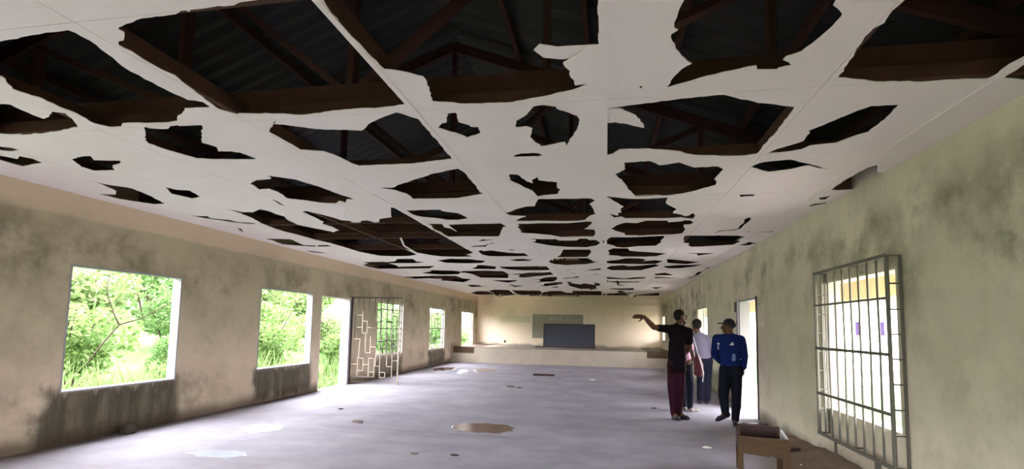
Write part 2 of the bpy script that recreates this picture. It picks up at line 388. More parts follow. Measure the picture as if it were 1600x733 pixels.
# projecting burglar cage of the near right window
def cage(win):
    xf = XR - 0.12; y0, y1 = 5.12, 6.74; z0, z1 = 0.34, 2.20; m = M['iron_grey']; r = 0.011
    def bar(p, q, w=0.022, h=0.022, mat=m):
        bm = bmesh.new(); c = (Vector(p) + Vector(q)) / 2; beam(bm, Vector(p) - c, Vector(q) - c, w, h); mesh_obj('grille_bar', bm, mat, win, c)
    rnd = random.Random(4)
    for k in range(10):                                   # front uprights, slightly bent
        y = y0 + (y1 - y0) * k / 9; e = k in (0, 9)
        bm = bmesh.new(); off = 0 if e else rnd.uniform(-0.02, 0.02); w = 0.018 if e else 0.010
        pts = [(0, 0, z0), (0, off * 0.6, 0.9), (0, off, 1.35), (0, off * 0.4, 1.8), (0, 0, z1)]
        tube(bm, pts, w, 6); mesh_obj('grille_bar', bm, m, win, (xf, y, 0))
    for z, w in ((z0, 0.034), (0.80, 0.030), (1.32, 0.030), (1.82, 0.022), (z1, 0.034)):
        bar((xf - 0.012, y0 - 0.01, z), (xf - 0.012, y1 + 0.01, z), w * 0.5, w)
    for y in (y0, y1):                                    # side ladders back to the wall
        bar((XR - 0.012, y, z0), (XR - 0.012, y, z1))
        for z in (z0, 0.62, 0.84, 1.06, 1.28, 1.50, 1.72, 1.95, z1): bar((xf, y, z), (XR + 0.01, y, z), 0.014, 0.014)
    for z in (z0, z1): bar((xf, (y0 + y1) / 2, z), (XR + 0.01, (y0 + y1) / 2, z), 0.016, 0.016)
    boxo('grille_lug', (xf - 0.01, 6.3, 0.16), (xf + 0.01, 6.33, z0), m, win); boxo('grille_lug', (xf - 0.01, 5.42, 0.02), (xf + 0.03, 5.46, z0), m, win)
cage(rwins[0])
for (a, b) in (RWIN[1], RWIN[2]):
    w = rwins[RWIN.index((a, b))]
    for k in range(6): boxo('grille_bar', (XR + 0.1, a + (b - a) * k / 5 - 0.008, 0.63), (XR + 0.116, a + (b - a) * k / 5 + 0.008, 2.08), M['iron_grey'], w)

# open lattice gate hinged at the far jamb of the left door
gx0, gx1, gz0, gz1 = -6.36, -5.08, 0.05, 2.17
gate = empty('lattice_gate', (gx0, 12.24, 0))
tag(gate, 'open iron lattice gate of staggered rectangles swung in beside the left doorway', 'gate')
SEG = [(592,110,592,612),(592,110,925,110),(598,578,750,578),(592,612,690,608),(630,215,663,215),(663,190,663,322),(630,288,663,288),(663,250,695,250),(695,250,695,322),(663,322,692,322),(695,288,722,288),(688,322,688,437),
(688,437,718,437),(612,357,655,357),(652,357,646,470),(720,340,720,437),(720,402,757,402),(757,402,757,515),(640,470,678,470),(678,470,678,545),(640,545,678,545),(605,507,642,507),(642,470,642,578),(678,507,714,507),(714,470,714,578),
(714,470,750,470),(750,470,750,578),(714,550,750,550),(750,515,785,515),(785,450,785,580),(785,550,820,550),(820,550,820,580),(785,580,820,580),(828,440,828,515),(828,515,862,515),(862,440,862,575),(862,480,900,480),(900,110,900,615),
(665,110,665,190),(703,110,703,215),(740,110,740,205),(740,182,765,182),(780,110,780,330),(820,110,820,250),(858,110,858,200),(630,110,630,215),(612,215,612,357),(758,250,758,402),(722,288,758,288),(780,330,828,330),(828,330,828,440),(862,300,862,440),(828,300,900,300),(820,250,858,250),(858,200,900,200),(862,400,900,400),(785,450,828,450)]
for i, (xa, ya, xb, yb) in enumerate(SEG):
    u = lambda x: (x - 592) / 308 * (gx1 - gx0); w = lambda y: gz0 + (612 - y) / 502 * (gz1 - gz0)
    m = M['iron_pale'] if 4 <= i < 38 else M['iron']; r = 0.016 if i in (0, 1, 2, 37) else 0.0085
    p, q = Vector((min(u(xa), 1.32), 0, w(ya))), Vector((min(u(xb), 1.32), 0, w(yb))); bm = bmesh.new(); c = (p + q) / 2; d = (q - p).normalized() * r
    beam(bm, p - c - d, q - c + d, 2 * r, 2 * r, Vector((0, 1, 0))); mesh_obj('lattice_bar', bm, m, gate, c)

# ------------------------------------------------------------------ ceiling: broken boards on a joist grid
HOLES = [
"-3.305,2.181 -3.048,2.155 -2.806,2.145 -2.793,2.172 -2.79,2.247 -2.817,2.333 -2.855,2.474 -2.873,2.577 -2.862,2.722 -2.863,2.895 -2.85,2.992 -2.77,3.038 -2.782,3.123 -2.894,3.119 -2.991,3.117 -3.077,3.19 -3.165,3.238 -3.223,3.301 -3.316,3.314 -3.683,3.273 -3.753,3.329 -3.864,3.324 -3.922,3.25 -3.881,3.08 -3.891,2.993 -3.88,2.873 -3.866,2.812 -3.894,2.75 -3.91,2.682 -3.856,2.611 -3.779,2.532 -3.783,2.517 -3.8,2.458 -3.42,2.198",
"-4.275,2.862 -4.207,2.882 -4.234,2.973 -4.249,3.059 -4.246,3.133 -4.157,3.104 -4.035,3.028 -3.965,3.069 -4.035,3.183 -4.142,3.309 -4.37,3.362 -4.582,3.392 -4.793,3.384 -4.947,3.334 -4.964,3.284 -4.353,2.862",
"-3.597,3.382 -3.418,3.419 -3.333,3.372 -3.102,3.407 -3.392,3.74 -3.349,3.864 -3.428,3.967 -3.304,3.983 -3.249,4.024 -3.214,4.193 -3.256,4.226 -3.604,4.183 -3.795,4.134 -3.868,3.911 -3.895,3.712 -3.844,3.629 -3.704,3.498",
"-5.629,3.777 -5.562,3.912 -5.447,3.837 -5.408,3.931 -5.444,4.046 -5.785,4.123 -5.787,4.018 -5.783,3.885",
"-5.329,3.569 -5.254,3.635 -5.242,3.705 -5.357,3.726 -5.468,3.665",
"-5.049,4.008 -4.851,3.936 -4.759,3.935 -4.846,4.053 -4.601,4.096 -4.703,4.184 -4.824,4.218 -4.963,4.368 -5.201,4.355 -5.197,4.216",
"-5.578,4.681 -5.583,4.786 -5.421,4.988 -5.52,5.35 -5.696,5.741 -5.885,5.746 -6.071,5.434 -6.095,5.183 -5.901,5.235 -5.737,5.099",
"-4.971,4.991 -4.95,5.107 -4.805,5.172 -4.892,5.438 -5.066,5.495 -5.144,5.265",
"-5.969,6.263 -5.926,6.411 -5.678,6.478 -5.762,6.606 -5.563,6.943 -5.884,6.61",
"-5.926,7.385 -5.896,7.433 -5.995,7.61 -6.097,7.717",
"-2.533,2.18 -2.482,2.157 -2.351,2.115 -2.257,2.105 -2.18,2.103 -2.068,2.091 -1.849,2.077 -1.827,2.089 -1.634,2.068 -1.389,2.04 -1.358,2.069 -1.36,2.109 -1.364,2.518 -1.376,3.274 -1.618,3.306 -1.761,3.294 -1.933,3.301 -2.053,3.33 -2.216,3.34 -2.364,3.296 -2.651,3.249 -2.683,3.263 -2.749,3.158 -2.729,3.051 -2.682,2.824 -2.647,2.666 -2.671,2.593 -2.676,2.462 -2.663,2.379 -2.678,2.319 -2.636,2.28 -2.599,2.275 -2.527,2.211",
"-1.319,2.116 -1.336,2.216 -1.327,2.264 -1.334,2.319 -1.33,2.452 -1.324,2.541 -1.314,2.686 -1.31,2.784 -1.256,2.803 -1.178,2.849 -1.112,2.906 -1.115,2.986 -1.124,3.06 -1.157,3.167 -1.17,3.25 -0.95,3.315 -0.754,3.332 -0.636,3.341 -0.553,3.319 -0.224,3.218 -0.111,3.143 -0.199,3.152 -0.199,3.087 -0.219,3.042 -0.218,2.96 -0.251,2.865 -0.172,2.792 -0.121,2.73 -0.044,2.697 -0.041,2.324 -0.062,2.259 -0.273,2.181 -1.026,2.065 -1.308,2.069",
"0.349,2.37 0.335,2.452 0.333,2.598 0.355,2.617 0.324,2.652 0.337,2.721 0.388,2.839 0.431,2.915 0.476,2.976 0.425,3.04 0.397,3.116 0.383,3.213 0.372,3.262 0.425,3.234 0.59,3.144 0.842,3.054 0.858,3.102 0.976,3.119 0.971,3.106 1.038,3.077 0.969,3.006 0.975,2.971 1.039,2.93 1.075,2.82 1.103,2.704 1.11,2.622 1.085,2.565 1.031,2.507 1.027,2.473 0.974,2.373 0.359,2.278",
"1.332,2.52 1.325,2.636 1.337,2.701 1.314,2.736 1.306,2.783 1.312,2.865 1.323,2.976 1.34,3.109 1.36,3.276 1.485,3.313 1.597,3.351 1.866,3.395 2.095,3.392 2.219,3.418 2.234,3.379 2.22,3.273 2.233,3.166 2.248,3.056 1.839,2.476 1.339,2.399",
"2.308,3.417 2.296,3.259 2.309,3.143 2.534,3.463 2.423,3.447",
"-1.178,3.4 -1.129,3.437 -1.12,3.45 -1.063,3.446 -1.09,3.61 -1.031,3.672 -1.023,3.708 -0.967,3.724 -0.984,3.848 -1.107,3.922 -1.149,3.845 -1.278,3.691 -1.218,3.613 -1.186,3.609 -1.127,3.457",
"-0.686,3.783 -0.664,3.659 -0.566,3.552 -0.5,3.423 -0.4,3.402 -0.351,3.444 -0.334,3.501 -0.211,3.62 -0.195,3.701 -0.236,3.91 -0.337,4.239 -0.342,4.145 -0.547,4.223 -0.608,4.001 -0.564,3.822 -0.608,3.772",
"-0.821,4.413 -0.738,4.365 -0.596,4.383 -0.559,4.446 -0.608,4.476 -0.811,4.45",
"-2.468,3.408 -2.526,3.464 -2.417,3.509 -2.219,3.611 -1.901,3.676 -1.795,3.57 -1.641,3.466 -1.489,3.388 -1.374,3.522 -1.376,3.67 -1.378,4.106 -1.39,4.434 -1.608,4.489 -1.795,4.531 -2.35,4.531 -2.381,4.46 -2.42,4.244 -2.47,4.107 -2.66,4.037 -2.668,3.612 -2.531,3.472",
"0.004,3.525 0.085,3.511 0.397,3.45 0.584,3.411 0.743,3.401 0.987,3.566 1.248,3.671 1.272,4.109 1.26,4.616 1.152,4.66 0.783,4.614 0.675,4.56 0.622,4.497 0.49,4.441 0.342,4.39 0.107,4.376 0.053,4.482 -0.012,4.514 -0.011,3.788 0.06,3.777 0.157,3.831 0.274,3.92 0.259,3.824 0.204,3.676 0.101,3.55",
"1.904,3.727 1.833,3.724 1.74,3.722 1.688,3.785 1.642,3.871 1.497,4.138 1.526,4.178 1.54,4.353 1.473,4.445 1.394,4.513 1.338,4.615 1.523,4.599 1.596,4.565 1.633,4.48 1.811,4.437 1.899,4.272 1.947,4.229 1.946,4.112 1.936,3.911",
"1.312,5.001 1.348,4.877 1.438,4.838 1.583,4.814 1.764,4.953 2.021,5.153 1.935,5.122 1.807,5.022 1.693,5.127 1.52,5.189 1.446,5.132",
"2.347,5.922 2.338,5.565 2.345,5.139 2.39,5.06 2.523,5.329 2.592,5.358 2.624,5.676 2.565,5.937 2.417,5.965",
"1.454,6.027 1.618,6.044 1.627,6.123 1.492,6.138",
"2.346,6.249 2.44,6.162 2.449,6.329 2.397,6.344",
"2.384,6.665 2.401,6.512 2.514,6.471 2.531,6.547 2.413,6.679",
"0.075,5.066 0.165,4.935 0.157,4.723 0.379,4.712 0.477,4.839 0.644,4.782 0.733,4.87 0.803,4.937 1.003,4.922 1.074,5.017 1.062,5.377 1.103,5.46 1.116,5.601 0.945,5.828 0.822,5.936 0.707,5.982 0.32,5.94 0.221,5.604 0.155,5.303",
"-0.963,4.958 -0.88,4.99 -0.828,5.231 -0.772,5.32 -0.757,5.182 -0.695,5.088 -0.69,5.222 -0.512,5.308 -0.536,5.519 -0.505,5.568 -0.555,5.797 -0.717,5.829 -0.796,5.891 -0.815,5.625 -0.887,5.454 -0.991,5.172",
"-2.513,5.3 -2.353,5.318 -2.226,5.199 -2.058,5.091 -1.712,4.856 -1.421,4.731 -1.396,4.82 -1.395,5.293 -1.419,5.608 -1.39,5.679 -1.75,5.843 -2.301,5.849 -2.29,5.611 -2.352,5.439",
"-3.861,4.97 -3.7,4.861 -3.516,4.841 -3.461,4.727 -3.257,4.895 -3.149,5.184 -3.098,5.524 -3.036,5.772 -3.14,5.761 -3.237,5.942 -3.262,5.826 -3.396,5.961 -3.577,5.908 -3.681,5.782 -3.865,5.652 -3.777,5.351 -3.8,5.204 -3.935,5.236",
"-5.705,6.691 -5.58,6.755 -5.557,6.928 -5.242,7.06 -5.475,7.08 -5.642,6.944 -5.764,6.761",
"-4.087,5.652 -4.087,5.798 -4.135,6.022 -4.168,5.96",
"-5.043,6.052 -4.982,6.3 -4.825,6.309 -4.616,6.156 -4.568,6.243 -4.58,6.466 -4.558,6.628 -4.657,6.838 -4.719,7.187 -4.63,7.448 -4.486,7.872 -4.384,7.757 -4.321,7.743 -4.26,7.436 -4.292,7.183 -4.171,7.034 -3.931,7.095 -3.683,7.14 -3.631,7.121 -3.534,6.977 -3.455,6.984 -3.42,7.155 -3.336,7.131 -3.237,6.915 -3.003,6.821 -2.821,6.363 -2.772,6.217 -2.713,6.283 -2.688,6.47 -2.695,6.836 -2.734,7.278 -2.743,7.779 -2.722,8.25 -2.738,8.719 -2.72,9.12 -2.72,9.56 -2.71,9.9 -2.72,10.33 -2.96,10.63 -2.89,10.91 -3.23,10.95 -3.58,10.88 -3.75,10.68 -3.93,10.27 -3.99,9.69 -4.03,10.53 -4.28,10.69 -4.69,10.8 -4.95,10.71 -5.03,10.45 -5.15,10.06 -5.15,9.42 -5.162,8.965 -5.256,8.545 -5.266,8.163 -5.325,7.739 -5.314,7.526 -5.28,7.264 -5.221,6.981 -5.133,6.72 -5.071,6.372",
"-4.099,6.334 -4.006,6.323 -3.928,6.481 -3.862,6.728 -3.852,6.948 -3.743,6.996 -3.744,7.127 -4.201,7.087 -4.187,7.033 -4.132,6.632",
"-6.168,8.391 -5.663,8.426 -5.727,8.686 -5.81,9.09 -5.62,9.19 -5.72,9.35 -5.95,9.23 -6.212,8.985 -6.126,8.542",
"-5.58,9.19 -5.33,9.14 -5.36,9.34 -5.66,9.36",
"-6.19,9.78 -6.16,9.96 -5.91,10.2 -6.13,10.24 -6.28,10.08",
"-2.642,6.431 -2.444,6.413 -2.156,6.416 -2.152,6.491 -1.963,6.636 -1.925,6.872 -1.918,6.956 -2.103,7.068 -2.271,7.053 -2.388,6.935 -2.57,6.833 -2.634,6.717",
"-2.646,7.309 -2.428,7.344 -2.472,7.585 -2.416,7.675 -2.389,7.989 -2.36,7.389 -1.905,7.389 -1.537,7.382 -1.498,7.625 -1.578,7.701 -1.795,8.47 -2.406,8.425 -2.67,8.436 -2.665,7.967 -2.696,7.695 -2.628,7.447",
"-2.268,8.863 -2.126,8.708 -2.064,8.766 -1.911,8.755 -2.197,8.924",
"-2.6,9.57 -2.48,9.41 -2.27,9.39 -2.06,9.11 -2,9.19 -2.16,9.28 -2.29,9.58 -2.47,9.54",
"-2.56,10.08 -2.47,9.94 -2.44,10.08 -2.27,10.03 -2.16,10.17 -1.99,10.35 -1.82,10.47 -1.67,10.45 -1.64,10.83 -1.58,10.87 -1.92,10.88 -2.27,10.9 -2.5,10.89 -2.61,10.64",
"-1.93,10 -1.85,9.93 -1.76,10.01 -1.86,10.08",
"-2.18,11.48 -2.01,11.39 -1.86,11.33 -1.72,11.47 -1.6,11.4 -1.77,11.71 -2.02,11.73 -2.16,11.62",
"-3.92,11.55 -3.5,11.25 -3.09,11.31 -2.76,11.63 -2.94,11.98 -3.32,12.07 -3.84,11.95",
"-5.92,11.77 -5.34,11.74 -5.25,11.79 -5,11.63 -4.76,11.21 -4.51,11.17 -4.38,11.22 -4.49,11.7 -4.32,11.87 -4.62,12.03 -5.32,12.05 -5.31,12.41 -5.36,12.7 -5.09,12.65 -4.32,12.59 -4.66,13.17 -5.07,13.21 -6.17,13.24 -6.26,12.78 -6.19,12.36 -5.89,12.07",
"-5.3,14.29 -4.87,13.87 -4.76,13.53 -4.43,13.54 -4.04,13.83 -4.11,14.22 -4.32,14.71 -4.83,14.79 -5.21,14.46",
"-6.36,15.45 -5.69,15.25 -5.08,15.11 -4.53,15.15 -4.53,15.94 -4.32,16.24 -4.91,17.4 -5.13,17.06 -5.53,16.74 -5.29,16.2 -5.64,15.9 -6.23,16.13",
"-5.13,18.62 -4.92,18.44 -4.66,18.6 -4.68,19.07 -4.3,19.12 -4.79,19.38 -5.19,19.48",
"-3.5,13.18 -3.32,12.88 -3.16,12.46 -3.07,12.43 -2.84,12.67 -2.76,12.77 -2.91,13.37 -3.5,13.33",
"-2.7,12.81 -1.84,12.71 -1.49,12.71 -1.46,13.26 -1.51,13.63 -2.19,13.66 -2.58,13.43 -2.69,13.25",
"-4.15,14.21 -3.93,13.8 -3.29,13.71 -2.78,13.81 -2.8,14.76 -2.9,15.1 -2.99,15.71 -3.06,15.84 -3.89,15.72 -3.87,14.65 -3.99,14.32",
"-2.74,14.64 -2.32,14.43 -2.15,14.22 -1.73,14.22 -1.52,14.08 -1.49,14.75 -1.83,15.09 -2.35,15.57 -2.54,15.7 -2.65,15.45 -2.48,14.87",
"-3.74,16.66 -3.47,16.46 -2.91,16.56 -2.92,16.84 -3.36,17.54 -3.55,17.09",
"-3.45,18.03 -3.3,18.64 -2.95,18.79 -3.43,19.34 -3.46,18.72",
"-2.42,16.22 -2.05,16.08 -1.82,15.57 -1.47,15.39 -1.55,16.33 -1.73,17.03 -2.42,17.29 -2.16,16.9 -2.09,16.34",
"-2.13,17.81 -1.84,17.33 -1.48,17.17 -1.47,17.78 -1.81,18.46 -2.18,18.93 -2.51,19.02 -2.21,18.48",
"-2.15,19.75 -1.94,19.17 -1.74,18.91 -1.79,19.42",
"-6.14,22.79 -5.85,22.51 -5.54,21.74 -5.1,21.8 -5.12,23.22 -5.54,25.33 -5.9,25.57 -6.16,24.18",
"-5.01,21.69 -4.55,20.83 -3.99,21.01 -4.15,22.86 -4.08,23.66 -4.74,24.79 -5.35,25.5 -5.31,24.38 -5.06,22.95",
"-3.91,21.14 -2.74,21.27 -2.76,22.46 -3.18,24.72 -3.7,25.09 -3.64,24.47 -4.1,24.23 -4.05,23.11",
"-2.69,22.21 -2.3,21.46 -1.87,21.33 -1.72,22.36 -1.48,22.59 -1.34,21.15 -0.2,21.37 -0.25,25.9 -1.33,26.06 -1.48,25.24 -2.7,25.15 -3.16,24.84",
"-0.15,22.96 0.28,22.66 0.51,22.24 0.78,22.61 1.03,23.91 1.12,26.04 -0.17,25.89",
"1.12,24.77 1.26,23.6 1.92,22.49 2.14,22.03 2.59,26.91 1.2,26.16",
"-0.837,6.124 -0.799,5.998 -0.54,6.004 -0.184,6.033 -0.136,6.153 -0.209,6.323 -0.185,6.441 -0.166,6.765 -0.134,6.857 -0.211,6.947 -0.293,7.254 -0.407,7.323 -1.29,7.244 -1.229,7.11 -1.09,6.932 -1.215,6.881 -1.305,6.844 -1.348,6.72 -1.254,6.634 -1.106,6.446 -1.002,6.359 -0.889,6.347",
"-1.291,7.434 -0.5,7.42 -0.285,7.358 -0.205,7.384 -0.223,7.572 -0.338,7.901 -0.18,7.949 -0.181,8.283 -0.216,8.6 -0.766,8.586 -0.896,8.427 -1.162,8.246 -1.355,8.192 -1.366,7.676 -1.298,7.593",
"-1.339,8.752 -1.188,8.763 -1.083,8.77 -0.867,8.724 -0.805,8.861 -0.508,8.926 -0.454,8.753 -0.338,8.787 -0.299,8.941 -0.18,8.949 -0.11,9.23 -0.18,9.57 -0.37,9.75 -0.7,9.7 -1.01,9.52 -1.33,9.1 -1.24,9.01 -1.215,8.851",
"-0.033,5.943 0.166,6.017 0.365,6.058 0.685,6.06 0.702,6.37 0.861,6.664 0.849,6.914 0.959,7.003 1.015,7.089 1.06,7.093 1.1,6.922 1.151,7.102 1.23,7.082 1.157,7.141 1.173,7.316 1.062,7.26 0.983,7.18 0.784,7.235 0.258,7.204 0.195,7.085 0.097,7.143 0.031,6.852 0.136,7.007 0.157,6.954 0.127,6.861 0.188,6.814 0.172,6.621 0.205,6.48 0.047,6.087",
"0.062,7.898 0.136,7.668 0.255,7.486 0.428,7.52 0.55,7.36 0.832,7.373 0.849,7.507 1.045,7.464 1.058,7.393 1.142,7.413 1.211,7.57 1.176,7.711 1.092,7.717 1.17,8.094 1.171,8.425 0.99,8.528 0.611,8.555 0.29,8.515 0.283,8.295 0.13,8.06",
"-0.06,9 -0.003,8.988 0.068,8.68 0.381,8.686 0.917,8.602 0.936,8.852 0.91,9.11 0.94,9.25 0.87,9.64 0.55,9.69 0.32,9.86 0.17,9.75 0.13,9.59 -0.06,9.28",
"1.24,8.78 1.254,8.61 2.056,8.67 2.196,8.792 2.17,9.14 2.23,9.21 2.19,9.6 1.69,9.8 1.52,9.81 1.43,9.62 1.43,9.42 1.32,9.32",
"1.646,8.508 1.678,8.17 1.903,8.091 1.892,7.593 1.849,7.384 1.882,7.269 1.928,7.391 1.939,7.683 1.953,8.047 1.908,8.189 1.71,8.243",
"2.31,9.71 2.38,9.48 2.38,9.31 2.59,9.4 2.48,9.68",
"2.065,8.331 2.137,8.307 2.147,8.379",
"2.32,8.372 2.486,8.314 2.505,8.407 2.353,8.426",
"2.318,8.767 2.437,8.731 2.384,8.806",
"1.48,10.5 2.1,10.6 1.96,10.82 1.83,10.99 1.77,10.72",
"0.02,10.18 0.12,9.89 0.4,9.93 0.43,10.2 0.58,10.32 0.89,10.47 1.17,10.61 1.01,11.04 0.79,11.12 0.3,11.06 0.25,10.94 0.02,10.79 0.06,10.56",
"-0.03,11.8 0.23,11.6 0.39,11.35 0.64,11.32 0.85,11.5 0.8,11.76 1.04,11.63 1.24,11.84 1.12,12.34 0.88,12.41 0.33,12.32 0.08,12.26 -0.01,12.09",
"-0.03,13.2 0.1,12.7 0.39,12.55 0.53,12.79 0.8,12.64 1.11,12.41 1.26,12.65 0.95,13.47 0.87,13.71 0.13,13.65",
"-0.1,15.54 0.1,15.47 0.52,15.9 0.83,15.53 1.13,15.52 1.12,15.84 0.79,16.14 0.34,16.15 0.03,15.91",
"-0.04,16.98 0.01,16.56 0.06,16.92 0.31,16.83 0.32,16.42 0.36,16.91 0.93,16.95 1.08,16.67 0.99,17.23 0.42,17.34 0.41,17.86 0.49,18.18 0.7,18.33 0.5,18.58 0.36,18.18 0.33,17.4",
"0.04,19.8 0.98,19.55 1.03,20.53 0.56,20.69 0.13,20.19",
"0.41,21.22 0.6,20.99 0.76,22.02 1.2,22.17 0.95,22.69 0.7,22.37 0.47,22.05",
"-1.07,11.08 -0.95,10.74 -0.83,9.98 -0.32,10.01 -0.3,10.38 -0.39,10.94 -0.42,11.07",
"-1.23,11.42 -1.14,11.23 -0.4,11.25 -0.29,11.86 -0.19,11.98 -0.32,12.15 -0.49,12.37 -0.97,12.55 -1.22,12.32 -1.33,11.97",
"-0.58,13.7 -0.43,13.46 -0.23,13.28 -0.15,13.19 -0.15,13.59 -0.32,13.7",
"-1.18,13.58 -0.88,13.51 -0.97,13.69",
"-1.03,14.43 -0.82,14.28 -0.9,14.49",
"-0.56,14.68 -0.23,14.53 -0.25,14.75",
"-1.42,16.19 -1.23,15.68 -0.94,15.55 -0.87,15.2 -0.77,15.6 -0.96,15.8 -1.22,15.88",
"-1.28,17.17 -1.19,17.07 -1.1,17.77 -0.9,18.08 -0.75,17.66 -0.39,18.22 -0.42,17.28 -0.46,17.05 -0.22,17.73 -0.23,18.55 -0.39,18.83 -0.37,20.03 -0.63,20.79 -0.67,20.05 -0.98,20.27 -1.33,18.78",
"1.27,11.54 1.33,11.48 1.68,11.76 2.05,12.04 1.81,12.42 1.37,12.18",
"1.33,12.77 1.69,12.53 1.97,12.54 2.19,12.47 2.05,12.9 1.79,13.23 1.5,13.23 1.39,13.02",
"1.26,14.6 1.52,14.23 1.67,14.51 1.85,14.93 1.37,15",
"1.33,15.39 1.92,15.45 2.18,15.63 1.43,15.76",
"2.28,15.63 2.43,15.27 2.34,14.14 2.45,13.79 2.46,14.14 2.49,15.45 2.36,15.74",
"2.37,13.29 2.43,12.91 2.46,13.17 2.41,13.43",
"1.56,19.31 2,19.01 1.81,19.88",
"0.196,3.216 0.219,3.22 0.211,3.258",
]

HP = []
for s in HOLES:
    pts = [tuple(map(float, q.split(','))) for q in s.split()]
    pts = [Vector(p) for p in pts]; out = []
    for i, p in enumerate(pts):
        q = pts[(i + 1) % len(pts)]; out.append(p)
        L = (q - p).length; yy = (p.y + q.y) / 2; step = 0.05 if yy < 6 else (0.11 if yy < 10 else 9)
        n = int(L / step)
        if n >= 1:
            nr = Vector((-(q - p).y, (q - p).x)).normalized()
            for k in range(1, n + 1): out.append(p.lerp(q, k / (n + 1)) + nr * random.uniform(-1, 1) * (0.007 if yy < 6 else 0.010))
    HP.append((out, min(v.x for v in out), max(v.x for v in out), min(v.y for v in out), max(v.y for v in out)))
def inside(p, poly):
    c = False; n = len(poly); j = n - 1
    for i in range(n):
        a, b = poly[i], poly[j]
        if (a.y > p.y) != (b.y > p.y) and p.x < (b.x - a.x) * (p.y - a.y) / (b.y - a.y) + a.x: c = not c
        j = i
    return c
ceil = tag(empty('ceiling', (0, 0, ZC)), kind='structure')
GAP, TH = 0.0022, 0.006
def sag(x, y):
    return -0.02 * max(0.0, noise.noise(Vector((x * 1.3, y * 1.3, 3.1)))) 
for ci in range(len(XCOL) - 1):
    for ri in range(len(YROW) - 1):
        x0, x1, y0, y1 = XCOL[ci] + GAP, XCOL[ci + 1] - GAP, YROW[ri] + GAP, YROW[ri + 1] - GAP
        hs = [h for h in HP if h[1] < x1 and h[2] > x0 and h[3] < y1 and h[4] > y0]
        verts = []; edges = []
        nx = 5
        ring = [Vector((x0 + (x1 - x0) * k / nx, y0)) for k in range(nx)] + [Vector((x1, y0 + (y1 - y0) * k / nx)) for k in range(nx)] + [Vector((x1 - (x1 - x0) * k / nx, y1)) for k in range(nx)] + [Vector((x0, y1 - (y1 - y0) * k / nx)) for k in range(nx)]
        for poly in [ring] + [h[0] for h in hs]:
            b = len(verts); verts += poly; edges += [(b + k, b + (k + 1) % len(poly)) for k in range(len(poly))]
        if hs:
            for a in range(1, 5):
                for b in range(1, 5): verts.append(Vector((x0 + (x1 - x0) * a / 5 + 0.003 * a, y0 + (y1 - y0) * b / 5 + 0.002 * b)))
        V2, _, F2, *_ = delaunay_2d_cdt(verts, edges, [], 0, 1e-5)
        keep = []
        for f in F2:
            c = (V2[f[0]] + V2[f[1]] + V2[f[2]]) / 3
            if not (x0 < c.x < x1 and y0 < c.y < y1): continue
            if any(h[1] <= c.x <= h[2] and h[3] <= c.y <= h[4] and inside(c, h[0]) for h in hs): continue
            keep.append(f)
        area = sum(abs((V2[f[1]] - V2[f[0]]).cross(V2[f[2]] - V2[f[0]])) / 2 for f in keep)
        if area < 0.01: continue
        bm = bmesh.new(); cx, cy = (x0 + x1) / 2, (y0 + y1) / 2; lo = {}; hi = {}
        on = lambda v: v.x < x0 + 1e-4 or v.x > x1 - 1e-4 or v.y < y0 + 1e-4 or v.y > y1 - 1e-4
        for f in keep:
            for i in f:
                if i not in lo:
                    v = V2[i]; dz = 0.0 if on(v) else (sag(v.x, v.y) if hs else 0.0)
                    lo[i] = bm.verts.new((v.x - cx, v.y - cy, dz)); hi[i] = bm.verts.new((v.x - cx, v.y - cy, dz + TH))
        ec = {}
        for f in keep:
            for k in range(3):
                e = (f[k], f[(k + 1) % 3]); ec[e] = ec.get(e, 0) + 1
            a, b, c = f; up = (V2[b] - V2[a]).cross(V2[c] - V2[a]) > 0
            bm.faces.new([lo[i] for i in (f[::-1] if up else f)]); bm.faces.new([hi[i] for i in (f if up else f[::-1])])
        for (a, b) in ec:
            if (b, a) not in ec: bm.faces.new((lo[a], lo[b], hi[b], hi[a]))
        mesh_obj('ceiling_board', bm, M['board'], ceil, (cx, cy, 0))
# cover strips on some joints, a strip along the right wall and the joist grid above
for x, ya, yb, w in ((-0.02, YF, YB, 0.045), (-1.35, YF, 8.0, 0.036), (-2.70, 5.6, 9.6, 0.03), (2.27, YF, YB, 0.03)):
    boxo('cover_strip', (x - w / 2, ya, -0.008), (x + w / 2, yb, -0.0005), M['board'], ceil)
JH = 0.11
for x in XCOL[1:-1]: boxo('ceiling_joist', (x - 0.025, YF, TH + 0.001), (x + 0.025, YB, TH + JH), M['joist'], ceil)
for y in YROW[1:-1]:
    for k in range(len(XCOL) - 1): boxo('ceiling_noggin', (XCOL[k] + 0.026, y - 0.025, TH + 0.001), (XCOL[k + 1] - 0.026, y + 0.025, TH + 0.09), M['joist'], ceil)
# broken scraps still hanging in the holes
def scrap(pts, z, tilt):
    bm = bmesh.new(); c = sum((Vector(p) for p in pts), Vector((0, 0))) / len(pts)
    lo = [bm.verts.new((p[0] - c.x, p[1] - c.y, 0)) for p in pts]; hi = [bm.verts.new((p[0] - c.x, p[1] - c.y, TH)) for p in pts]
    bm.faces.new(lo); bm.faces.new(hi)
    for i in range(len(pts)): bm.faces.new((lo[i], lo[(i + 1) % len(pts)], hi[(i + 1) % len(pts)], hi[i]))
    o = mesh_obj('hanging_scrap', bm, M['board'], ceil, (c.x, c.y, z)); o.rotation_euler = tilt
scrap([(-0.40, 2.72), (-0.36, 2.65), (-0.27, 2.70), (-0.06, 2.70), (-0.12, 2.84), (-0.25, 2.87), (-0.36, 2.83)], 0.012, (0.12, 0.02, 0))
scrap([(-0.42, 3.42), (-0.36, 3.44), (-0.35, 3.52), (-0.40, 3.50)], 0.02, (0.5, 0.2, 0))
scrap([(-3.52, 8.36), (-3.47, 8.31), (-3.81, 9.30), (-3.98, 10.42), (-4.04, 10.50), (-3.88, 9.40)], -0.004, (0.02, 0.01, 0))

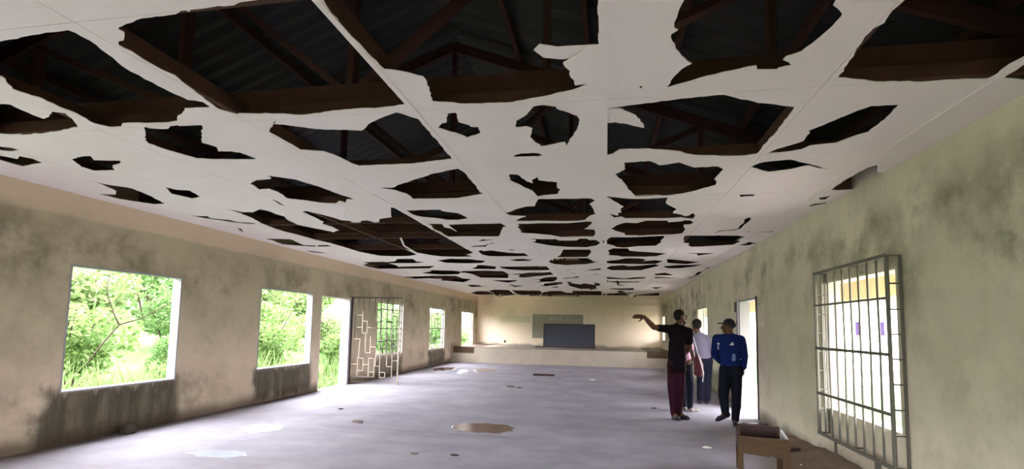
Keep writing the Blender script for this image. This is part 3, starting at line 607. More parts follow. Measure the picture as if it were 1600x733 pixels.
# ------------------------------------------------------------------ roof: sheets and trusses
roof = tag(empty('roof', (0, 0, 0)), kind='structure')
def slope_sheet(xe, ze):
    bm = bmesh.new(); n = 300; ya, yb = YF - 0.6, YB + 0.6; prev = None
    for k in range(n + 1):
        y = ya + (yb - ya) * k / n; dz = 0.018 if k % 2 else 0.0
        cur = [bm.verts.new((RX, y, RZ + 0.08 + dz)), bm.verts.new((xe, y, ze + 0.08 + dz))]
        if prev: bm.faces.new((prev[0], cur[0], cur[1], prev[1]))
        prev = cur
    mesh_obj('roof_sheeting', bm, M['sheet'], roof)
sl = (RZ - EZ) / (XR - RX)
slope_sheet(XL - 0.75, EZ - 0.75 * sl); slope_sheet(XR + 2.2, EZ - 2.2 * sl)
for s in (-1, 1):
    for k in range(1, 6):
        x = RX + s * (XR - RX) * k / 5.3; z = RZ - abs(x - RX) * sl
        boxo('purlin', (x - 0.025, YF, z - 0.02), (x + 0.025, YB, z + 0.055), M['joist'], roof)
for ri in range(1, len(YROW) - 1, 2):
    y = YROW[ri] + 0.06; bm = bmesh.new(); zb = ZC + TH + JH + 0.07
    beam(bm, (XL, 0, zb), (XR, 0, zb), 0.05, 0.13); beam(bm, (XL, 0, EZ - 0.06), (RX, 0, RZ - 0.08), 0.05, 0.12); beam(bm, (XR, 0, EZ - 0.06), (RX, 0, RZ - 0.08), 0.05, 0.12)
    tr = mesh_obj('roof_truss', bm, M['joist'], roof, (0, y, 0))
    mem = [((RX, zb), (RX, RZ - 0.1))]
    for s in (-1, 1):
        for a, b in ((0.33, 0.33), (0.66, 0.66), (0.0, 0.33), (0.33, 0.66)):
            xa, xb = RX + s * a * 4.48, RX + s * b * 4.48; mem.append(((xa, zb), (xb, RZ - 0.1 - abs(xb - RX) * sl)))
    for (a, b) in mem:
        bm = bmesh.new(); p, q = Vector((a[0], 0.05, a[1])), Vector((b[0], 0.05, b[1])); c = (p + q) / 2
        beam(bm, p - c, q - c, 0.05, 0.09, Vector((0, 1, 0))); mesh_obj('strut', bm, M['joist'], tr, c)

# ------------------------------------------------------------------ stage at the far end
SX0, SX1, SY, SZ, ST = -5.38, 1.55, 20.95, 0.62, 0.38
bm = bmesh.new(); box(bm, (SX0, SY, 0), (SX1, YB, SZ)); stage = mesh_obj('stage', bm, M['stage'])
tag(stage, kind='structure')
for a, b in ((XL, SX0), (SX1, XR)):
    bm = bmesh.new(); box(bm, (a, SY + 0.36, ST), (b, YB, SZ)); mesh_obj('step_riser', bm, M['stage_brown'], stage)
    bm = bmesh.new(); box(bm, (a, SY, 0), (b, YB, ST)); mesh_obj('step', bm, M['stage'], stage)
rnd = random.Random(3)
for k in range(9):
    x = rnd.uniform(SX0 + 0.2, SX1 - 0.3); bm = bmesh.new(); w = rnd.uniform(0.08, 0.3)
    box(bm, (-w / 2, 0, 0), (w / 2, 0.03, 0.02)); mesh_obj('edge_chip', bm, M['stage'], stage, (x, SY - 0.012, SZ - 0.03))
# faded chalkboard painted on the wall, its paler neighbour
fb = boxo('faded_chalkboard', (-3.59, YB - 0.02, 0.98), (-1.11, YB - 0.001, 2.15), M['old_board'])
tag(fb, 'faded grey-green chalkboard on the back wall behind the dark board', 'chalkboard')
rnd = random.Random(9)
for k in range(26):
    x = -2.75 + rnd.random() * 1.0; z = 1.86 + rnd.random() * 0.16
    bm = bmesh.new(); box(bm, (-0.02, -0.003, -0.008), (0.02, 0.0, 0.008)); o = mesh_obj('chalk_mark', bm, M['chalk'], fb)
    o.location = (x + 2.35, -0.0096, z - 1.565); o.rotation_euler = (0, rnd.uniform(-1.2, 1.2), 0); o.scale = (rnd.uniform(0.5, 1.8), 1, rnd.uniform(0.6, 1.3))
fp = boxo('wall_patch', (-5.2, YB - 0.006, 1.72), (-3.66, YB - 0.001, 2.06), M['old_board2'])
tag(fp, 'faint greenish painted rectangle on the back wall left of the faded chalkboard', 'painted patch')
sb = empty('leaning_chalkboard', (-1.67, 23.6, SZ)); tag(sb, 'dark slate chalkboard leaning on the stage', 'chalkboard')
tl = 0.13
bm = bmesh.new(); box(bm, (-1.13, -0.012, 0.02), (1.13, 0.012, 1.05)); o = mesh_obj('slate_panel', bm, M['slate'], sb); o.rotation_euler = (-tl, 0, 0)
for lo, hi in (((-1.16, -0.02, 0), (1.16, 0.02, 0.035)), ((-1.16, -0.02, 1.035), (1.16, 0.02, 1.07)), ((-1.16, -0.02, 0.035), (-1.125, 0.02, 1.035)), ((1.125, -0.02, 0.035), (1.16, 0.02, 1.035))):
    bm = bmesh.new(); box(bm, lo, hi); o = mesh_obj('frame_rail', bm, M['slate_frame'], sb); o.rotation_euler = (-tl, 0, 0)
for x in (-0.8, 0.8):
    bm = bmesh.new(); beam(bm, (x, 0.12, 0.85), (x, 0.45, 0.0), 0.04, 0.03); mesh_obj('back_leg', bm, M['slate_frame'], sb)
bm = bmesh.new(); box(bm, (-0.2, -0.06, 0), (0.2, 0.06, 0.03)); tag(mesh_obj('wooden_batten', bm, M['wood_dark'], None, (-2.93, 23.2, SZ)), 'short dark batten lying on the stage left of the leaning chalkboard', 'batten')
boxo('socket_box', (-4.99, YB - 0.03, 0.72), (-4.91, YB, 0.84), M['slate_frame'])
tag(bpy.data.objects['socket_box'], 'small black box low on the back wall above the stage', 'socket')

# ------------------------------------------------------------------ floor things
def blob(name, cx, cy, rx, ry, mat, seed, z=0.003, n=40, rough=0.28):
    bm = bmesh.new(); rnd = random.Random(seed); top = []
    for k in range(n):
        a = 6.2832 * k / n; r = 1 + rough * (noise.noise(Vector((math.cos(a) * 2.2, math.sin(a) * 2.2, seed))) * 1.4 + rnd.uniform(-0.25, 0.25))
        top.append((rx * r * math.cos(a), ry * r * math.sin(a)))
    c = bm.verts.new((0, 0, z)); T = [bm.verts.new((x * 0.97, y * 0.97, z)) for x, y in top]; B = [bm.verts.new((x, y, 0.0005)) for x, y in top]
    for k in range(n):
        j = (k + 1) % n; bm.faces.new((c, T[k], T[j])); bm.faces.new((T[k], B[k], B[j], T[j]))
    bm.faces.new(B[::-1]); return mesh_obj(name, bm, mat, None, (cx, cy, 0))
tag(blob('dark_puddle', -1.78, 7.65, 0.46, 0.36, M['puddle_dark'], 4), 'dark brown wet patch with a dark reflection in its colour, middle of the floor', 'puddle')
tag(blob('puddle', -4.78, 6.75, 0.24, 0.30, M['puddle'], 7), 'small shining puddle near the front left window', 'puddle')
tag(blob('puddle', -4.35, 5.35, 0.35, 0.16, M['puddle'], 12), 'thin shining puddle on the floor at the bottom of the photograph', 'puddle')
tag(blob('puddle', -4.85, 16.6, 0.34, 0.9, M['puddle'], 9), 'large shining puddle on the far left floor before the stage', 'puddle')
tag(blob('dark_puddle', -5.55, 17.5, 0.36, 0.75, M['puddle_dark'], 15), 'brown wet patch left of the far puddle near the grilled windows', 'puddle')
tag(blob('dark_puddle', -4.1, 17.5, 0.36, 0.62, M['puddle_dark'], 16), 'brown wet patch right of the far puddle before the stage', 'puddle')
tag(boxo('plank', (-2.25, 16.25, 0), (-1.60, 16.42, 0.05), M['wood_dark'], rot=(0, 0, 0.04)), 'dark plank lying on the floor in front of the stage', 'plank')
def lump(name, loc, size, mat, seed, parent=None):
    bm = bmesh.new(); bmesh.ops.create_icosphere(bm, subdivisions=2, radius=1.0)
    for v in bm.verts:
        k = 1 + 0.35 * noise.noise(v.co * 1.7 + Vector((seed, 0, 0))); v.co = Vector((v.co.x * size[0] * k, v.co.y * size[1] * k, max(0, (v.co.z + 0.55) * size[2] * k * 0.65)))
    return mesh_obj(name, bm, mat, parent, loc)
tag(lump('stone', (-6.24, 5.98, 0), (0.11, 0.10, 0.12), M['stone'], 3), 'dark stone on the floor against the wall under the front left window', 'stone')
chips = [(-2.35, 12.9, 0.12, 'dirty scrap of board lying alone on the mid floor left of centre'), (-2.12, 12.8, 0.07, 'tiny chip beside the lone scrap on the mid floor'), (-1.73, 5.95, 0.05, 'small dark twig scrap on the near floor below the dark wet patch'),
         (-2.2, 5.9, 0.05, 'small pale brown scrap on the near floor left of the twig scrap'), (1.27, 7.14, 0.06, 'crumpled white and dark scrap on the floor between the walkers and the stool'), (-3.75, 7.55, 0.09, 'flat greyish scrap on the floor left of the dark wet patch'),
         (-4.6, 8.6, 0.05, 'tiny dark chip on the floor before the second left window'), (0.85, 5.65, 0.04, 'tiny black chip on the floor just left of the stool'), (-0.4, 15.4, 0.1, 'bright white scrap on the far floor right of the plank'), (0.9, 10.4, 0.06, 'small brown chip on the floor left of the men')]
for i, (x, y, s, lb) in enumerate(chips):
    tag(lump('floor_scrap', (x, y, 0), (s, s * 0.55, s * 0.35), M['white_scrap'] if i in (4, 8) else M['debris'] if i in (0, 3, 5, 9) else M['stone'], i * 3.1 + 1), lb, 'scrap', 'scraps scattered on the floor')
bm = bmesh.new(); pl = [(-3.25, 7.12), (-2.95, 7.16), (-2.62, 7.10), (-2.3, 7.14), (-2.05, 7.07), (-1.85, 7.02), (-1.6, 7.10), (-1.3, 7.06)]; prev = None
for k, (x, y) in enumerate(pl):
    w = 0.006 + 0.008 * (k % 3 == 1); cur = [bm.verts.new((x, y - w, 0.0006)), bm.verts.new((x, y + w, 0.0006))]
    if prev: bm.faces.new((prev[0], cur[0], cur[1], prev[1]))
    prev = cur
mesh_obj('crack', bm, M['debris'], bpy.data.objects['floor'])
# soil heaped along the foot of the right wall
bm = bmesh.new(); nx, ny = 14, 40; grid = {}
for i in range(nx + 1):
    for j in range(ny + 1):
        u, v = i / nx, j / ny; x = 1.95 + u * (XR - 0.012 - 1.95); y = 4.3 + v * 4.0
        hgt = 0.16 * (u ** 1.3) * math.sin(math.pi * v) ** 0.6 * (0.75 + 0.6 * noise.noise(Vector((x * 3, y * 2.2, 1)))) + 0.012 * noise.noise(Vector((x * 14, y * 14, 4)))
        grid[i, j] = bm.verts.new((x, y, hgt if 0 < i and 0 < j < ny else -0.01))
for i in range(nx):
    for j in range(ny): bm.faces.new((grid[i, j], grid[i + 1, j], grid[i + 1, j + 1], grid[i, j + 1]))
tag(mesh_obj('soil_heap', bm, M['soil'], None), 'brown soil heaped along the foot of the right wall behind the stool', 'soil heap')
tag(boxo('plank', (1.93, 6.98, 0.045), (2.33, 7.06, 0.075), M['wood_dark'], rot=(0, -0.1, 0.05)), 'short dark plank on the soil heap beside the stool', 'plank')
tag(lump('white_chip', (1.98, 6.36, 0.0), (0.022, 0.022, 0.03), M['white_scrap'], 2), 'bright white chip on the dirt right of the stool', 'chip')
tag(lump('white_chip', (2.14, 6.42, 0.01), (0.016, 0.016, 0.025), M['white_scrap'], 6), 'smaller white chip on the dirt, farther right of the stool', 'chip')
tag(boxo('plank', (2.18, 9.0, 0), (2.54, 9.13, 0.03), M['wood_dark'], rot=(0, 0, -0.05)), 'maroon plank lying on the floor at the right doorway', 'plank')

# the low wooden stool with its seat missing
st = empty('wooden_stool', (1.585, 5.9, 0), -0.19); tag(st, 'low brown wooden stool frame with its seat missing, near the right wall', 'stool')
w2, d2_, hh = 0.235, 0.30, 0.45
for sx in (-1, 1):
    for sy in (-1, 1):
        bm = bmesh.new(); x = sx * (w2 - 0.03); y = sy * (d2_ - 0.022); lw = 0.024 if sx < 0 else 0.032
        box(bm, (x - lw, y - 0.022, 0), (x + lw, y + 0.022, hh)); bmesh.ops.bevel(bm, geom=bm.edges[:], offset=0.004, segments=1, affect='EDGES'); mesh_obj('leg', bm, M['wood'], st)
def apron(y):
    bm = bmesh.new(); pr = [(-w2 + 0.054, 0.285), (0.06, 0.27), (0.062, 0.295), (0.10, 0.285), (w2 - 0.075, 0.262), (w2 - 0.062, 0.24), (w2 - 0.062, hh - 0.002), (-w2 + 0.054, hh - 0.002)]
    a = [bm.verts.new((x, y - 0.014, z)) for x, z in pr]; b = [bm.verts.new((x, y + 0.014, z)) for x, z in pr]; bm.faces.new(a); bm.faces.new(b)
    for i in range(len(pr)): bm.faces.new((a[i], a[(i + 1) % len(pr)], b[(i + 1) % len(pr)], b[i]))
    return bm
mesh_obj('apron', apron(-d2_ + 0.018), M['wood'], st)
boxo('apron', (-w2 + 0.03, d2_ - 0.036, 0.27), (w2 - 0.03, d2_ - 0.008, hh + 0.03), M['wood_dark'], st)
for sx in (-1, 1): boxo('side_rail', (sx * (w2 - 0.018) - 0.013, -d2_ + 0.045, 0.30), (sx * (w2 - 0.018) + 0.013, d2_ - 0.045, hh + 0.004), M['wood_grey'] if sx > 0 else M['wood_dark'], st)
boxo('dark_panel', (-w2 + 0.04, -d2_ + 0.05, 0.28), (w2 - 0.04, d2_ - 0.05, 0.292), M['slate_frame'], st)  # dark sheet set inside the open frame

# ------------------------------------------------------------------ people
def cap(bm, p, r, q, s, seg=12):
    p, q = Vector(p), Vector(q); d = q - p; L = d.length
    rot = d.to_track_quat('Z', 'Y').to_matrix().to_4x4()
    bmesh.ops.create_cone(bm, cap_ends=True, segments=seg, radius1=r, radius2=s, depth=L, matrix=Matrix.Translation((p + q) / 2) @ rot)
    for c, rr in ((p, r), (q, s)): bmesh.ops.create_uvsphere(bm, u_segments=seg, v_segments=8, radius=rr, matrix=Matrix.Translation(c))
def ell(bm, c, rx, ry, rz, rot=None):
    m = Matrix.Translation(Vector(c)) @ (rot.to_4x4() if rot is not None else Matrix.Identity(4)) @ Matrix.Diagonal((rx, ry, rz, 1))
    bmesh.ops.create_uvsphere(bm, u_segments=18, v_segments=12, radius=1.0, matrix=m)
def chain(bm, pts):
    for (p, r), (q, s) in zip(pts, pts[1:]): cap(bm, p, r, q, s)
def solid(name, bm, mat, parent, voxel=0.012, smooth=4, fold=0.0, fscale=9.0, loc=None):
    me = bpy.data.meshes.new('tmp'); bm.to_mesh(me); bm.free()
    o = bpy.data.objects.new('tmp', me); COL.objects.link(o)
    r = o.modifiers.new('r', 'REMESH'); r.mode = 'VOXEL'; r.voxel_size = voxel
    s = o.modifiers.new('s', 'SMOOTH'); s.factor = 0.5; s.iterations = smooth
    dg = bpy.context.evaluated_depsgraph_get(); me2 = bpy.data.meshes.new_from_object(o.evaluated_get(dg))
    bpy.data.objects.remove(o); bpy.data.meshes.remove(me)
    if fold:
        ns = [v.normal.copy() for v in me2.vertices]
        for v, n in zip(me2.vertices, ns):
            c = v.co; v.co = c + n * fold * noise.noise(Vector((c.x * fscale, c.y * fscale, c.z * fscale * 0.55)))
    me2.name = name; me2.materials.clear(); me2.materials.append(mat); me2.shade_smooth()
    ob = bpy.data.objects.new(name, me2); COL.objects.link(ob)
    if parent is not None: ob.parent = parent
    if loc is not None: ob.location = loc
    return ob
def head(bm, c, face, h=0.235):
    """skull, jaw, nose, ears, brow; face = horizontal direction the face looks"""
    f = Vector(face).normalized(); s = Vector((-f.y, f.x, 0)); c = Vector(c); R = Matrix((s, f, Vector((0, 0, 1)))).transposed()
    k = h / 0.235
    ell(bm, c + Vector((0, 0, 0.025 * k)), 0.076 * k, 0.096 * k, 0.092 * k, R)
    ell(bm, c + f * 0.028 * k + Vector((0, 0, -0.045 * k)), 0.056 * k, 0.068 * k, 0.072 * k, R)
    ell(bm, c + f * 0.075 * k + Vector((0, 0, -0.085 * k)), 0.026 * k, 0.02 * k, 0.02 * k, R)
    cap(bm, c + f * 0.092 * k + Vector((0, 0, 0.012 * k)), 0.011 * k, c + f * 0.112 * k + Vector((0, 0, -0.03 * k)), 0.016 * k)
    ell(bm, c + f * 0.090 * k + Vector((0, 0, -0.062 * k)), 0.026 * k, 0.014 * k, 0.013 * k, R)
    for e in (-1, 1):
        ell(bm, c + s * e * 0.077 * k + Vector((0, 0, -0.005 * k)), 0.012 * k, 0.02 * k, 0.032 * k, R)
        ell(bm, c + s * e * 0.032 * k + f * 0.083 * k + Vector((0, 0, 0.022 * k)), 0.024 * k, 0.014 * k, 0.010 * k, R)
def hand(bm, wrist, d, palm_n, thumb_side, curl=0.25, k=1.0):
    """palm, four unequal jointed fingers and a thumb; d = finger direction, palm_n = palm normal"""
    d = Vector(d).normalized(); n = Vector(palm_n); n = (n - d * n.dot(d)).normalized(); s = d.cross(n).normalized() * thumb_side; w = Vector(wrist)
    R = Matrix((s, d, n)).transposed()
    ell(bm, w + d * 0.055 * k, 0.043 * k, 0.056 * k, 0.017 * k, R)
    for i, (off, L) in enumerate(((0.031, 0.072), (0.011, 0.082), (-0.010, 0.076), (-0.030, 0.060))):
        b = w + d * (0.088 - 0.004 * abs(i - 1)) * k + s * off * k; p = b; dd = d + s * off * 1.2
        dd.normalize(); a = 0.0
        for seg, (fr, r0, r1) in enumerate(((0.45, 0.0098, 0.009), (0.31, 0.009, 0.0082), (0.24, 0.0082, 0.0068))):
            a += curl; e = p + (dd * math.cos(a) + n * math.sin(a)) * L * fr * k; cap(bm, p, r0 * k, e, r1 * k, 8); p = e
    b = w + d * 0.028 * k + s * 0.034 * k; e = b + (d * 0.6 + s * 0.75 + n * 0.2).normalized() * 0.042 * k; cap(bm, b, 0.013 * k, e, 0.0105 * k, 8)
    cap(bm, e, 0.0105 * k, e + (d * 0.9 + s * 0.35 + n * 0.3).normalized() * 0.032 * k, 0.0085 * k, 8)
def shoe(par, heel, toe, mat, w=0.045, lift=0.0):
    bm = bmesh.new(); h, t = Vector(heel), Vector(toe); d = t - h
    ell(bm, h + d * 0.12 + Vector((0, 0, 0.045)), 0.042, 0.042, 0.05)
    cap(bm, h + d * 0.1 + Vector((0, 0, 0.036)), 0.036, h + d * 0.72 + Vector((0, 0, 0.034)), w * 0.92)
    cap(bm, h + d * 0.72 + Vector((0, 0, 0.032)), w * 0.9, t - d.normalized() * 0.03 + Vector((0, 0, 0.026)), 0.026)
    return solid('shoe', bm, mat, par, 0.009, 3)
def L_(root, pts):      # world points to the figure's own frame
    return [(Vector(p) - root, r) for p, r in pts]

def person(label, root, J, skin, hairmat, face, group='men standing by the right wall'):
    """J: world joints. builds one continuous body; clothing follows as children"""
    root = Vector(root); g = lambda k: Vector(J[k]) - root
    bm = bmesh.new()
    hc = g('head'); head(bm, hc, face, J.get('hh', 0.235))
    cap(bm, g('neck') + Vector((0, 0, -0.03)), 0.062, hc + Vector((0, 0, -0.05)), 0.056)
    ch = (g('shL') + g('shR')) / 2
    pv = (g('hipL') + g('hipR')) / 2
    ax = (g('shR') - g('shL')); sw = ax.length / 2; ax.z = 0; ax.normalize(); fw = Vector((-ax.y, ax.x, 0)); R = Matrix((ax, fw, Vector((0, 0, 1)))).transposed()
    ell(bm, ch + Vector((0, 0, -0.09)), sw * 0.86, 0.105, 0.19, R); ell(bm, ch.lerp(pv, 0.55), sw * 0.72, 0.098, 0.20, R); ell(bm, pv + Vector((0, 0, 0.02)), 0.155, 0.11, 0.13, R)
    cap(bm, g('neck') + Vector((0, 0, -0.02)), 0.055, g('shL'), 0.052); cap(bm, g('neck') + Vector((0, 0, -0.02)), 0.055, g('shR'), 0.052)
    for s in 'LR':
        ak = J.get('arm', 1.0); chain(bm, [(g('sh' + s), 0.055), (g('el' + s), 0.041 * ak), (g('el' + s).lerp(g('wr' + s), 0.3), 0.042 * ak), (g('wr' + s), 0.027 * ak)])
        if J.get('hand' + s): d, n, th, cu = J['hand' + s]; hand(bm, g('wr' + s), d, n, th, cu, J.get('arm', 1.0))
        chain(bm, [(g('hip' + s), 0.082), (g('kn' + s), 0.054), (g('an' + s), 0.036)])
        cap(bm, g('an' + s), 0.036, g('toe' + s).lerp(g('an' + s), 0.35) + Vector((0, 0, -0.02)), 0.026)
    body = solid('person', bm, skin, None, 0.0085, 3, loc=root)
    tag(body, label, 'person', group)
    if hairmat:
        f = Vector(face).normalized(); b2 = bmesh.new(); k = J.get('hh', 0.235) / 0.235
        ell(b2, hc - f * 0.012 + Vector((0, 0, 0.045 * k)), 0.079 * k, 0.092 * k, 0.080 * k, Matrix((Vector((-f.y, f.x, 0)), f, Vector((0, 0, 1)))).transposed())
        ell(b2, hc - f * 0.03 + Vector((0, 0, 0.01 * k)), 0.072 * k, 0.072 * k, 0.075 * k)
        solid('hair', b2, hairmat, body, 0.009, 3)
    return body, root
def legs(body, root, J, mat, rh=0.098, rk=0.072, ra=0.062, hem=0.0, name='trousers', fold=0.006):
    g = lambda k: Vector(J[k]) - root; bm = bmesh.new(); pv = (g('hipL') + g('hipR')) / 2
    ell(bm, pv + Vector((0, 0, 0.03)), (g('hipR') - g('hipL')).length / 2 + rh * 0.95, 0.125, 0.15)
    for s in 'LR':
        an = g('an' + s) + (g('kn' + s) - g('an' + s)).normalized() * hem; chain(bm, [(g('hip' + s), rh), (g('kn' + s), rk), (an, ra)])
    return solid(name, bm, mat, body, 0.012, 9, fold, 8)
def top(body, root, J, mat, hemz, sleeve=1.0, wide=1.0, name='shirt', rs=0.075, rw=0.05, fold=0.008, flare=1.0, arms='LR', depth=0.128):
    g = lambda k: Vector(J[k]) - root; bm = bmesh.new(); ch = (g('shL') + g('shR')) / 2; pv = (g('hipL') + g('hipR')) / 2
    ax = (g('shR') - g('shL')); sw = ax.length / 2; ax.z = 0; ax.normalize(); R = Matrix((ax, Vector((-ax.y, ax.x, 0)), Vector((0, 0, 1)))).transposed()
    ell(bm, ch + Vector((0, 0, -0.07)), sw * 0.98 * wide, depth, 0.17, R); mid = ch.lerp(pv, 0.5); ell(bm, mid, sw * 0.86 * wide, depth, 0.24, R)
    z = ch.z - 0.2; n = 7
    for k in range(n + 1):
        zz = z + (hemz - z) * k / n; tt = (ch.z - zz) / max(0.01, ch.z - pv.z); c = ch.lerp(pv, min(1, tt)); c.z = zz
        ell(bm, c, sw * (0.84 + 0.10 * k / n * flare) * wide, depth * (0.98 + 0.06 * k / n * flare), 0.085 if k < n else 0.03, R)
    cap(bm, g('neck') + Vector((0, 0, -0.03)), 0.068, g('shL'), rs * 0.92); cap(bm, g('neck') + Vector((0, 0, -0.03)), 0.068, g('shR'), rs * 0.92)
    cap(bm, g('neck') + Vector((0, 0, -0.03)), 0.07, g('neck') + Vector((0, 0, 0.012)), 0.066)
    for s in arms:
        if sleeve <= 1: e = g('sh' + s).lerp(g('el' + s), sleeve); chain(bm, [(g('sh' + s), rs), (e, rs * 0.86)])
        else: chain(bm, [(g('sh' + s), rs), (g('el' + s), rs * 0.82), (g('el' + s).lerp(g('wr' + s), sleeve - 1), rw)])
    return solid(name, bm, mat, body, 0.012, 9, fold, 8)

# man in black with his arm stretched out
J1 = dict(arm=1.18, head=(1.235, 9.27, 1.725), hh=0.25, neck=(1.215, 9.27, 1.575), shL=(1.04, 9.30, 1.515), shR=(1.375, 9.25, 1.475), elL=(0.80, 9.20, 1.54), wrL=(0.63, 9.10, 1.715), elR=(1.40, 9.34, 1.20), wrR=(1.30, 9.52, 1.05),
          hipL=(1.105, 9.27, 0.90), hipR=(1.245, 9.27, 0.90), knL=(1.095, 9.25, 0.49), knR=(1.235, 9.24, 0.49), anL=(1.125, 9.27, 0.10), anR=(1.215, 9.33, 0.11), toeL=(1.19, 9.10, 0.03), toeR=(1.36, 9.24, 0.03),
          handL=((-1, -0.1, 0.05), (0, 0.75, -0.65), 1, 0.10), handR=((-0.5, 0.8, -0.1), (0, 0, 1), 1, 0.4))
b1, r1 = person('man in black tunic and maroon trousers pointing with outstretched arm', (1.17, 9.27, 0), J1, M['skin'], M['hair'], (0.9, 0.42, 0))
legs(b1, r1, J1, M['maroon_cloth'], 0.092, 0.072, 0.060, 0.0); top(b1, r1, J1, M['black_cloth'], 0.80, 0.62, 1.0, 'tunic', 0.076, flare=1.2)
shoe(b1, Vector((1.115, 9.34, 0)) - r1, Vector((1.195, 9.10, 0)) - r1, M['shoe']); shoe(b1, Vector((1.20, 9.36, 0)) - r1, Vector((1.385, 9.22, 0)) - r1, M['shoe'])
bm = bmesh.new(); hc = Vector(J1['head']) - r1; fd = Vector((0.9, 0.42, 0)).normalized(); sd = Vector((-fd.y, fd.x, 0))
for e in (-1, 1):
    c = hc + fd * 0.105 + sd * e * 0.036 + Vector((0, 0, 0.008)); ring = [c + sd * 0.026 * math.cos(a * 0.5236) + Vector((0, 0, 0.02 * math.sin(a * 0.5236))) for a in range(13)]
    tube(bm, ring, 0.004, 5); tube(bm, [hc + fd * 0.103 + sd * e * 0.06 + Vector((0, 0, 0.012)), hc + sd * e * 0.085 + Vector((0, 0, 0.012))], 0.0035, 5)
tube(bm, [hc + fd * 0.107 + sd * 0.012 + Vector((0, 0, 0.012)), hc + fd * 0.107 - sd * 0.012 + Vector((0, 0, 0.012))], 0.0035, 5); mesh_obj('glasses', bm, M['hair'], b1)
bm = bmesh.new(); ell(bm, hc + fd * 0.07 + Vector((0, 0, -0.095)), 0.045, 0.045, 0.038); solid('beard', bm, M['hair'], b1, 0.009, 2)

# man in the grey-lilac shirt seen from behind
J2 = dict(head=(1.85, 11.36, 1.60), hh=0.275, neck=(1.87, 11.36, 1.44), shL=(1.70, 11.40, 1.33), shR=(2.06, 11.36, 1.345), elL=(1.70, 11.55, 1.07), wrL=(1.82, 11.72, 0.93), elR=(2.12, 11.52, 1.07), wrR=(2.02, 11.70, 0.96),
          hipL=(1.94, 11.38, 0.88), hipR=(2.07, 11.38, 0.88), knL=(1.92, 11.36, 0.47), knR=(2.05, 11.36, 0.47), anL=(1.915, 11.38, 0.09), anR=(2.04, 11.38, 0.09), toeL=(1.90, 11.55, 0.02), toeR=(2.05, 11.55, 0.02),
          handL=((0.4, 0.8, -0.3), (0, 0, 1), 1, 0.4), handR=((-0.4, 0.8, -0.3), (0, 0, 1), -1, 0.4))
b2_, r2 = person('man in a grey-lilac shirt and navy trousers, back turned, by the small far window', (1.98, 11.38, 0), J2, M['skin'], M['hair'], (-0.35, 0.94, 0))
legs(b2_, r2, J2, M['navy_cloth'], 0.10, 0.082, 0.075, 0.02); top(b2_, r2, J2, M['lilac_cloth'], 0.93, 1.55, 1.0, 'shirt', 0.078, 0.05, flare=0.6)
shoe(b2_, Vector((1.915, 11.34, 0)) - r2, Vector((1.89, 11.60, 0)) - r2, M['shoe_navy']); shoe(b2_, Vector((2.04, 11.34, 0)) - r2, Vector((2.06, 11.60, 0)) - r2, M['shoe_navy'])

# man in blue jacket and cap stepping towards the room
J3 = dict(head=(1.955, 8.94, 1.575), hh=0.24, neck=(1.965, 8.96, 1.44), shL=(1.785, 8.98, 1.365), shR=(2.13, 8.94, 1.36), elL=(1.765, 9.10, 1.11), wrL=(1.90, 9.22, 0.97), elR=(2.185, 8.96, 1.10), wrR=(2.18, 9.00, 0.90),
          hipL=(1.90, 8.96, 0.86), hipR=(2.05, 8.96, 0.86), knL=(1.845, 8.90, 0.46), knR=(2.055, 8.94, 0.47), anL=(1.885, 8.96, 0.19), anR=(2.035, 8.96, 0.10), toeL=(1.74, 8.94, 0.075), toeR=(2.00, 8.86, 0.03),
          handL=((0.5, 0.7, -0.4), (0, 0, 1), 1, 0.4), handR=((0, 0.1, -1), (-1, 0.2, 0), 1, 0.3))
b3, r3 = person('man in a blue jacket, dark trousers and peaked cap stepping in at the right doorway', (1.97, 8.95, 0), J3, M['skin'], None, (-0.95, 0.3, 0))
legs(b3, r3, J3, M['dark_cloth'], 0.108, 0.078, 0.062, 0.0); jk = top(b3, r3, J3, M['blue_cloth'], 0.95, 1.85, 1.03, 'jacket', 0.082, 0.052, flare=0.2, depth=0.135)
shoe(b3, Vector((1.95, 8.97, 0.13)) - r3, Vector((1.72, 8.93, 0.035)) - r3, M['shoe_navy'], 0.046); shoe(b3, Vector((2.045, 9.02, 0)) - r3, Vector((1.99, 8.77, 0)) - r3, M['shoe_navy'])
bm = bmesh.new(); hc = Vector(J3['head']) - r3; fd = Vector((-0.95, 0.3, 0)).normalized()
ell(bm, hc - fd * 0.005 + Vector((0, 0, 0.055)), 0.090, 0.094, 0.078); ell(bm, hc - fd * 0.03 + Vector((0, 0, 0.02)), 0.082, 0.084, 0.06)
Rb = Matrix((Vector((-fd.y, fd.x, 0)), fd, Vector((0, 0, 1)))).transposed(); ell(bm, hc + fd * 0.115 + Vector((0, 0, 0.048)), 0.07, 0.072, 0.010, Rb)
solid('cap', bm, M['shoe_navy'], b3, 0.008, 2)
# marks printed on the jacket: a 1 on the sleeve, a badge and a panel on the back
def jacket_print(name, cx, cz, polys, mat):
    """small raised cloth print sewn onto the jacket's near face"""
    me = jk.data; bm = bmesh.new()
    from mathutils.bvhtree import BVHTree
    tree = BVHTree.FromPolygons([v.co for v in me.vertices], [p.vertices[:] for p in me.polygons])
    for poly in polys:
        vs = []
        for (x, z) in poly:
            h = tree.ray_cast(Vector((cx + x - r3.x, -1.0, cz + z)), Vector((0, 1, 0)))[0]
            vs.append(bm.verts.new((cx + x - r3.x, (h.y if h else -0.12) - 0.006, cz + z)))
        bk = [bm.verts.new((v.co.x, v.co.y + 0.005, v.co.z)) for v in vs]; bm.faces.new(vs); bm.faces.new(bk[::-1])
        for i in range(len(vs)): bm.faces.new((vs[i], vs[(i + 1) % len(vs)], bk[(i + 1) % len(bk)], bk[i]))
    mesh_obj(name, bm, mat, jk)
